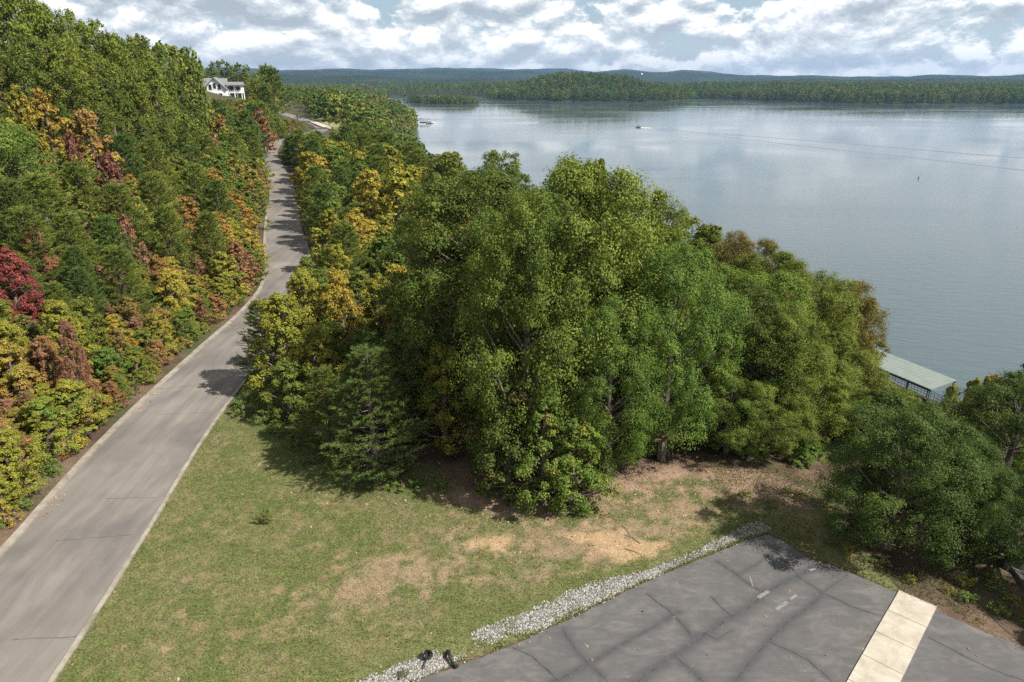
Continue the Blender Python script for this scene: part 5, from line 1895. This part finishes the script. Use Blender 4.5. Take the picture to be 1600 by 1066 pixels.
def scatter_forest(name, pts, sc, col, label):
    n = len(pts)
    me = bpy.data.meshes.new(name)
    me.vertices.add(n)
    me.vertices.foreach_set('co', np.asarray(pts, np.float32).ravel())
    for an, typ, key, val in (('col', 'FLOAT_VECTOR', 'vector', col), ('scl', 'FLOAT_VECTOR', 'vector', sc), ('rz', 'FLOAT', 'value', RNG.uniform(0, 6.28, n)), ('idx', 'INT', 'value', RNG.integers(0, len(protos), n))):
        a = me.attributes.new(an, typ, 'POINT')
        a.data.foreach_set(key, np.asarray(val, np.int32 if typ == 'INT' else np.float32).ravel())
    me.update()
    o = link(name, me)
    ng = bpy.data.node_groups.new(name + '_nodes', 'GeometryNodeTree')
    ng.interface.new_socket('Geometry', in_out='INPUT', socket_type='NodeSocketGeometry')
    ng.interface.new_socket('Geometry', in_out='OUTPUT', socket_type='NodeSocketGeometry')
    L = ng.links.new
    gi = ng.nodes.new('NodeGroupInput'); go = ng.nodes.new('NodeGroupOutput')
    ip = ng.nodes.new('GeometryNodeInstanceOnPoints')
    ci = ng.nodes.new('GeometryNodeCollectionInfo')
    ci.inputs['Collection'].default_value = pc
    ci.inputs['Separate Children'].default_value = True
    ci.inputs['Reset Children'].default_value = True
    def na(nm, ty):
        q = ng.nodes.new('GeometryNodeInputNamedAttribute'); q.data_type = ty
        q.inputs[0].default_value = nm
        return q.outputs[0]
    cx_ = ng.nodes.new('ShaderNodeCombineXYZ')
    L(na('rz', 'FLOAT'), cx_.inputs[2])
    L(gi.outputs[0], ip.inputs['Points'])
    L(ci.outputs[0], ip.inputs['Instance'])
    ip.inputs['Pick Instance'].default_value = True
    L(na('idx', 'INT'), ip.inputs['Instance Index'])
    L(cx_.outputs[0], ip.inputs['Rotation'])
    L(na('scl', 'FLOAT_VECTOR'), ip.inputs['Scale'])
    L(ip.outputs[0], go.inputs[0])
    md = o.modifiers.new('trees', 'NODES')
    md.node_group = ng
    return tag(o, label, kind='stuff')


def forest_cols(n, x, y, warm=0.12):
    base = np.array([(0.075, 0.125, 0.034), (0.095, 0.145, 0.038), (0.105, 0.165, 0.042), (0.085, 0.125, 0.042), (0.140, 0.160, 0.046)])
    c = base[RNG.integers(0, 5, n)]
    wm = RNG.random(n) < warm
    c[wm] = np.array([(0.19, 0.155, 0.05), (0.20, 0.13, 0.05), (0.19, 0.19, 0.045)])[RNG.integers(0, 3, wm.sum())]
    return c * 1.2 * RNG.uniform(0.75, 1.25, (n, 1))


def jgrid(x0, x1, y0, y1, st):
    xs = np.arange(x0, x1, st); ys = np.arange(y0, y1, st)
    X, Y = np.meshgrid(xs, ys)
    return X.ravel() + RNG.uniform(-st * 0.45, st * 0.45, X.size), Y.ravel() + RNG.uniform(-st * 0.45, st * 0.45, X.size)


# our own shore, past the trees planted one by one
x, y = jgrid(-560, 10, 235, 700, 6.0)
x2, y2 = jgrid(-900, -60, 700, 1850, 11.0)
x, y = np.concatenate([x, x2]), np.concatenate([y, y2])
az = x / y
ds, si, _ = poly_dist(x, y, SHORE)
inl = side_of(x, y, SHORE, si) * ds
d, s, zr, hw = road_info(x, y)
dl, _, _ = poly_dist(x, y, gd[:, :2])
k = (inl > 3) & (az > -0.62) & ((y > 345) | ((s < 0) & (d > 4) & (dl > 4.5) & (y > 240)) | (d > 62)) & (np.hypot(x - house_xy[0], y - house_xy[1]) > 34)
k &= ~((x < -110) & (y < 360))
x, y = x[k], y[k]
z = height(x, y)
n = len(x)
hs = RNG.uniform(8, 15, n) * np.where(y > 500, 1.15, 0.9)
# keep the view below the skyline of the photo
pxs = 800 + F * x / (y * math.cos(PITCH) - (z + hs - CAM_H) * math.sin(PITCH))
zlim = np.interp(pxs, [380, 415, 440, 500, 560, 600, 640, 700], [112, 124, 134, 140, 140, 147, 165, 205])
for i in range(n):
    if y[i] < 1100:
        r_ = ray(pxs[i], zlim[i] + RNG.uniform(0, 10)); ztop = CAM_H + r_[2] * y[i] / r_[1]
        hs[i] = min(hs[i], ztop - z[i])
k = hs > 2.5
x, y, z, hs = x[k], y[k], z[k], hs[k]; n = len(x)
sc = np.stack([hs / 15 * RNG.uniform(0.9, 1.3, n)] * 2 + [hs / 15], 1)
scatter_forest('forest', np.stack([x, y, z], 1), sc, forest_cols(n, x, y, 0.10), 'unbroken woods running along the near shore')

x, y = jgrid(-700, 1500, 1150, 1560, 9.5)
x2, y2 = jgrid(-900, 1900, 1560, 2100, 17)
x3, y3 = jgrid(900, 1900, 1120, 1560, 10.5)
x, y = np.concatenate([x, x2, x3]), np.concatenate([y, y2, y3])
a = sdist(x, y, penin); b2 = sdist(x, y, mainland); c_ = sdist(x, y, islet)
k = ((a > 4) | (b2 > 4)) & (np.abs(x / y) < 0.95) & (x / y > -0.45)
x, y = x[k], y[k]
n = len(x)
z = far_height(x, y)
hs = RNG.uniform(11, 18, n)
sc = np.stack([hs / 15 * RNG.uniform(1.0, 1.35, n)] * 2 + [hs / 15], 1)
scatter_forest('forest', np.stack([x, y, z], 1), sc, forest_cols(n, x, y, 0.012), 'woods covering the peninsula and the far shore')
x, y = jgrid(ix0, ix1, iy0, iy1, 6.5)
c_ = sdist(x, y, islet)
k = c_ > 2
x, y, c_ = x[k], y[k], c_[k]
n = len(x)
hs = np.clip(RNG.uniform(5, 9, n) * (0.5 + c_ / 14), 2.5, 11)
sc = np.stack([hs / 15 * 1.3] * 2 + [hs / 15], 1)
scatter_forest('forest', np.stack([x, y, islet_height(x, y)], 1), sc, forest_cols(n, x, y, 0.05), 'small trees covering the narrow islet')

# ------------------------------------------------------------------ haze
hm, n = mat_new('haze_air')
pv = n.add('ShaderNodeVolumePrincipled')
pv.inputs['Color'].default_value = (0.28, 0.46, 0.78, 1)
pv.inputs['Density'].default_value = 0.000078
pv.inputs['Anisotropy'].default_value = 0.2
o = n.add('ShaderNodeOutputMaterial')
n.link(pv.outputs[0], o.inputs['Volume'])
HAZE = True
if HAZE:
    hb_ = MB()
    hb_.box((0, 4000, 95), (24000, 11400, 250))
    tag(hb_.build('haze', hm), 'thin blue haze over the distant hills', kind='stuff')

# ------------------------------------------------------------------ labels for the woods
LANDMARKS = [('the crimson maple', at(12, 430, 5)), ('the tall orange maple', (-46.5, 78)), ('the white house', house_xy), ('the road bend', (-65, 195)), ('the bush on the lawn', sb),
             ('the front pine', (-7, 33)), ('the tall central oak', (3.5, 35)), ('the dock', (44, 78)), ('the parking lot corner', (12, 27)), ('the wooded point', (-40, 300)),
             ('the kerb curve', (-25, 72)), ('the shaded road', (-38, 115)), ('the golden maple', (-53, 74))]
ORD = ['first', 'second', 'third', 'fourth', 'fifth', 'sixth', 'seventh', 'eighth', 'ninth', 'tenth', 'eleventh', 'twelfth', 'thirteenth', 'fourteenth', 'fifteenth', 'sixteenth', 'seventeenth', 'eighteenth', 'nineteenth', 'twentieth'] + ['twenty-' + q for q in ('first', 'second', 'third', 'fourth', 'fifth', 'sixth', 'seventh', 'eighth', 'ninth')] + ['thirtieth'] + ['thirty-' + q for q in ('first', 'second', 'third', 'fourth', 'fifth', 'sixth', 'seventh', 'eighth', 'ninth')]
buckets = {}
for t in TREES:
    kindword = {'oak': 'oak', 'maple': 'maple', 'pine': 'pine', 'shrub': 'shrub'}[t['kind']]
    t['o']['category'] = t['cat'] or {'shrub': 'shrub'}.get(t['kind'], 'tree')
    if t['label']:
        t['o']['label'] = t['label']
        continue
    dist = [(math.hypot(t['x'] - p[0], t['y'] - p[1]), nm) for nm, p in LANDMARKS]
    dm_, nm = min(dist)
    size = ''
    if t['kind'] != 'shrub':
        if t['kind'] == 'maple' and t['h'] < 4.3: kindword = 'sapling'
        size = 'small ' if t['h'] < 3.0 else ('tall ' if t['h'] > 10.5 else '')
    base = f"{size}{WORD[t['col']]} {kindword} {t['zone']}"
    buckets.setdefault((base, nm), []).append((dm_, t))
    t['o']['group'] = {'oak': 'oaks ', 'maple': 'maples ', 'pine': 'pines ', 'shrub': 'shrubs '}[t['kind']] + t['zone']
for (base, nm), lst in buckets.items():
    lst.sort(key=lambda q: q[0])
    for i, (_, t) in enumerate(lst):
        if len(lst) == 1:
            t['o']['label'] = f"{base}, closest of these to {nm}" if False else f"{base}, near {nm}"
        else:
            t['o']['label'] = f"{base}, {ORD[min(i, 38)]} from {nm}"
print('TREES', len(TREES), {k: sum(1 for t in TREES if t['kind'] == k) for k in NAMES})
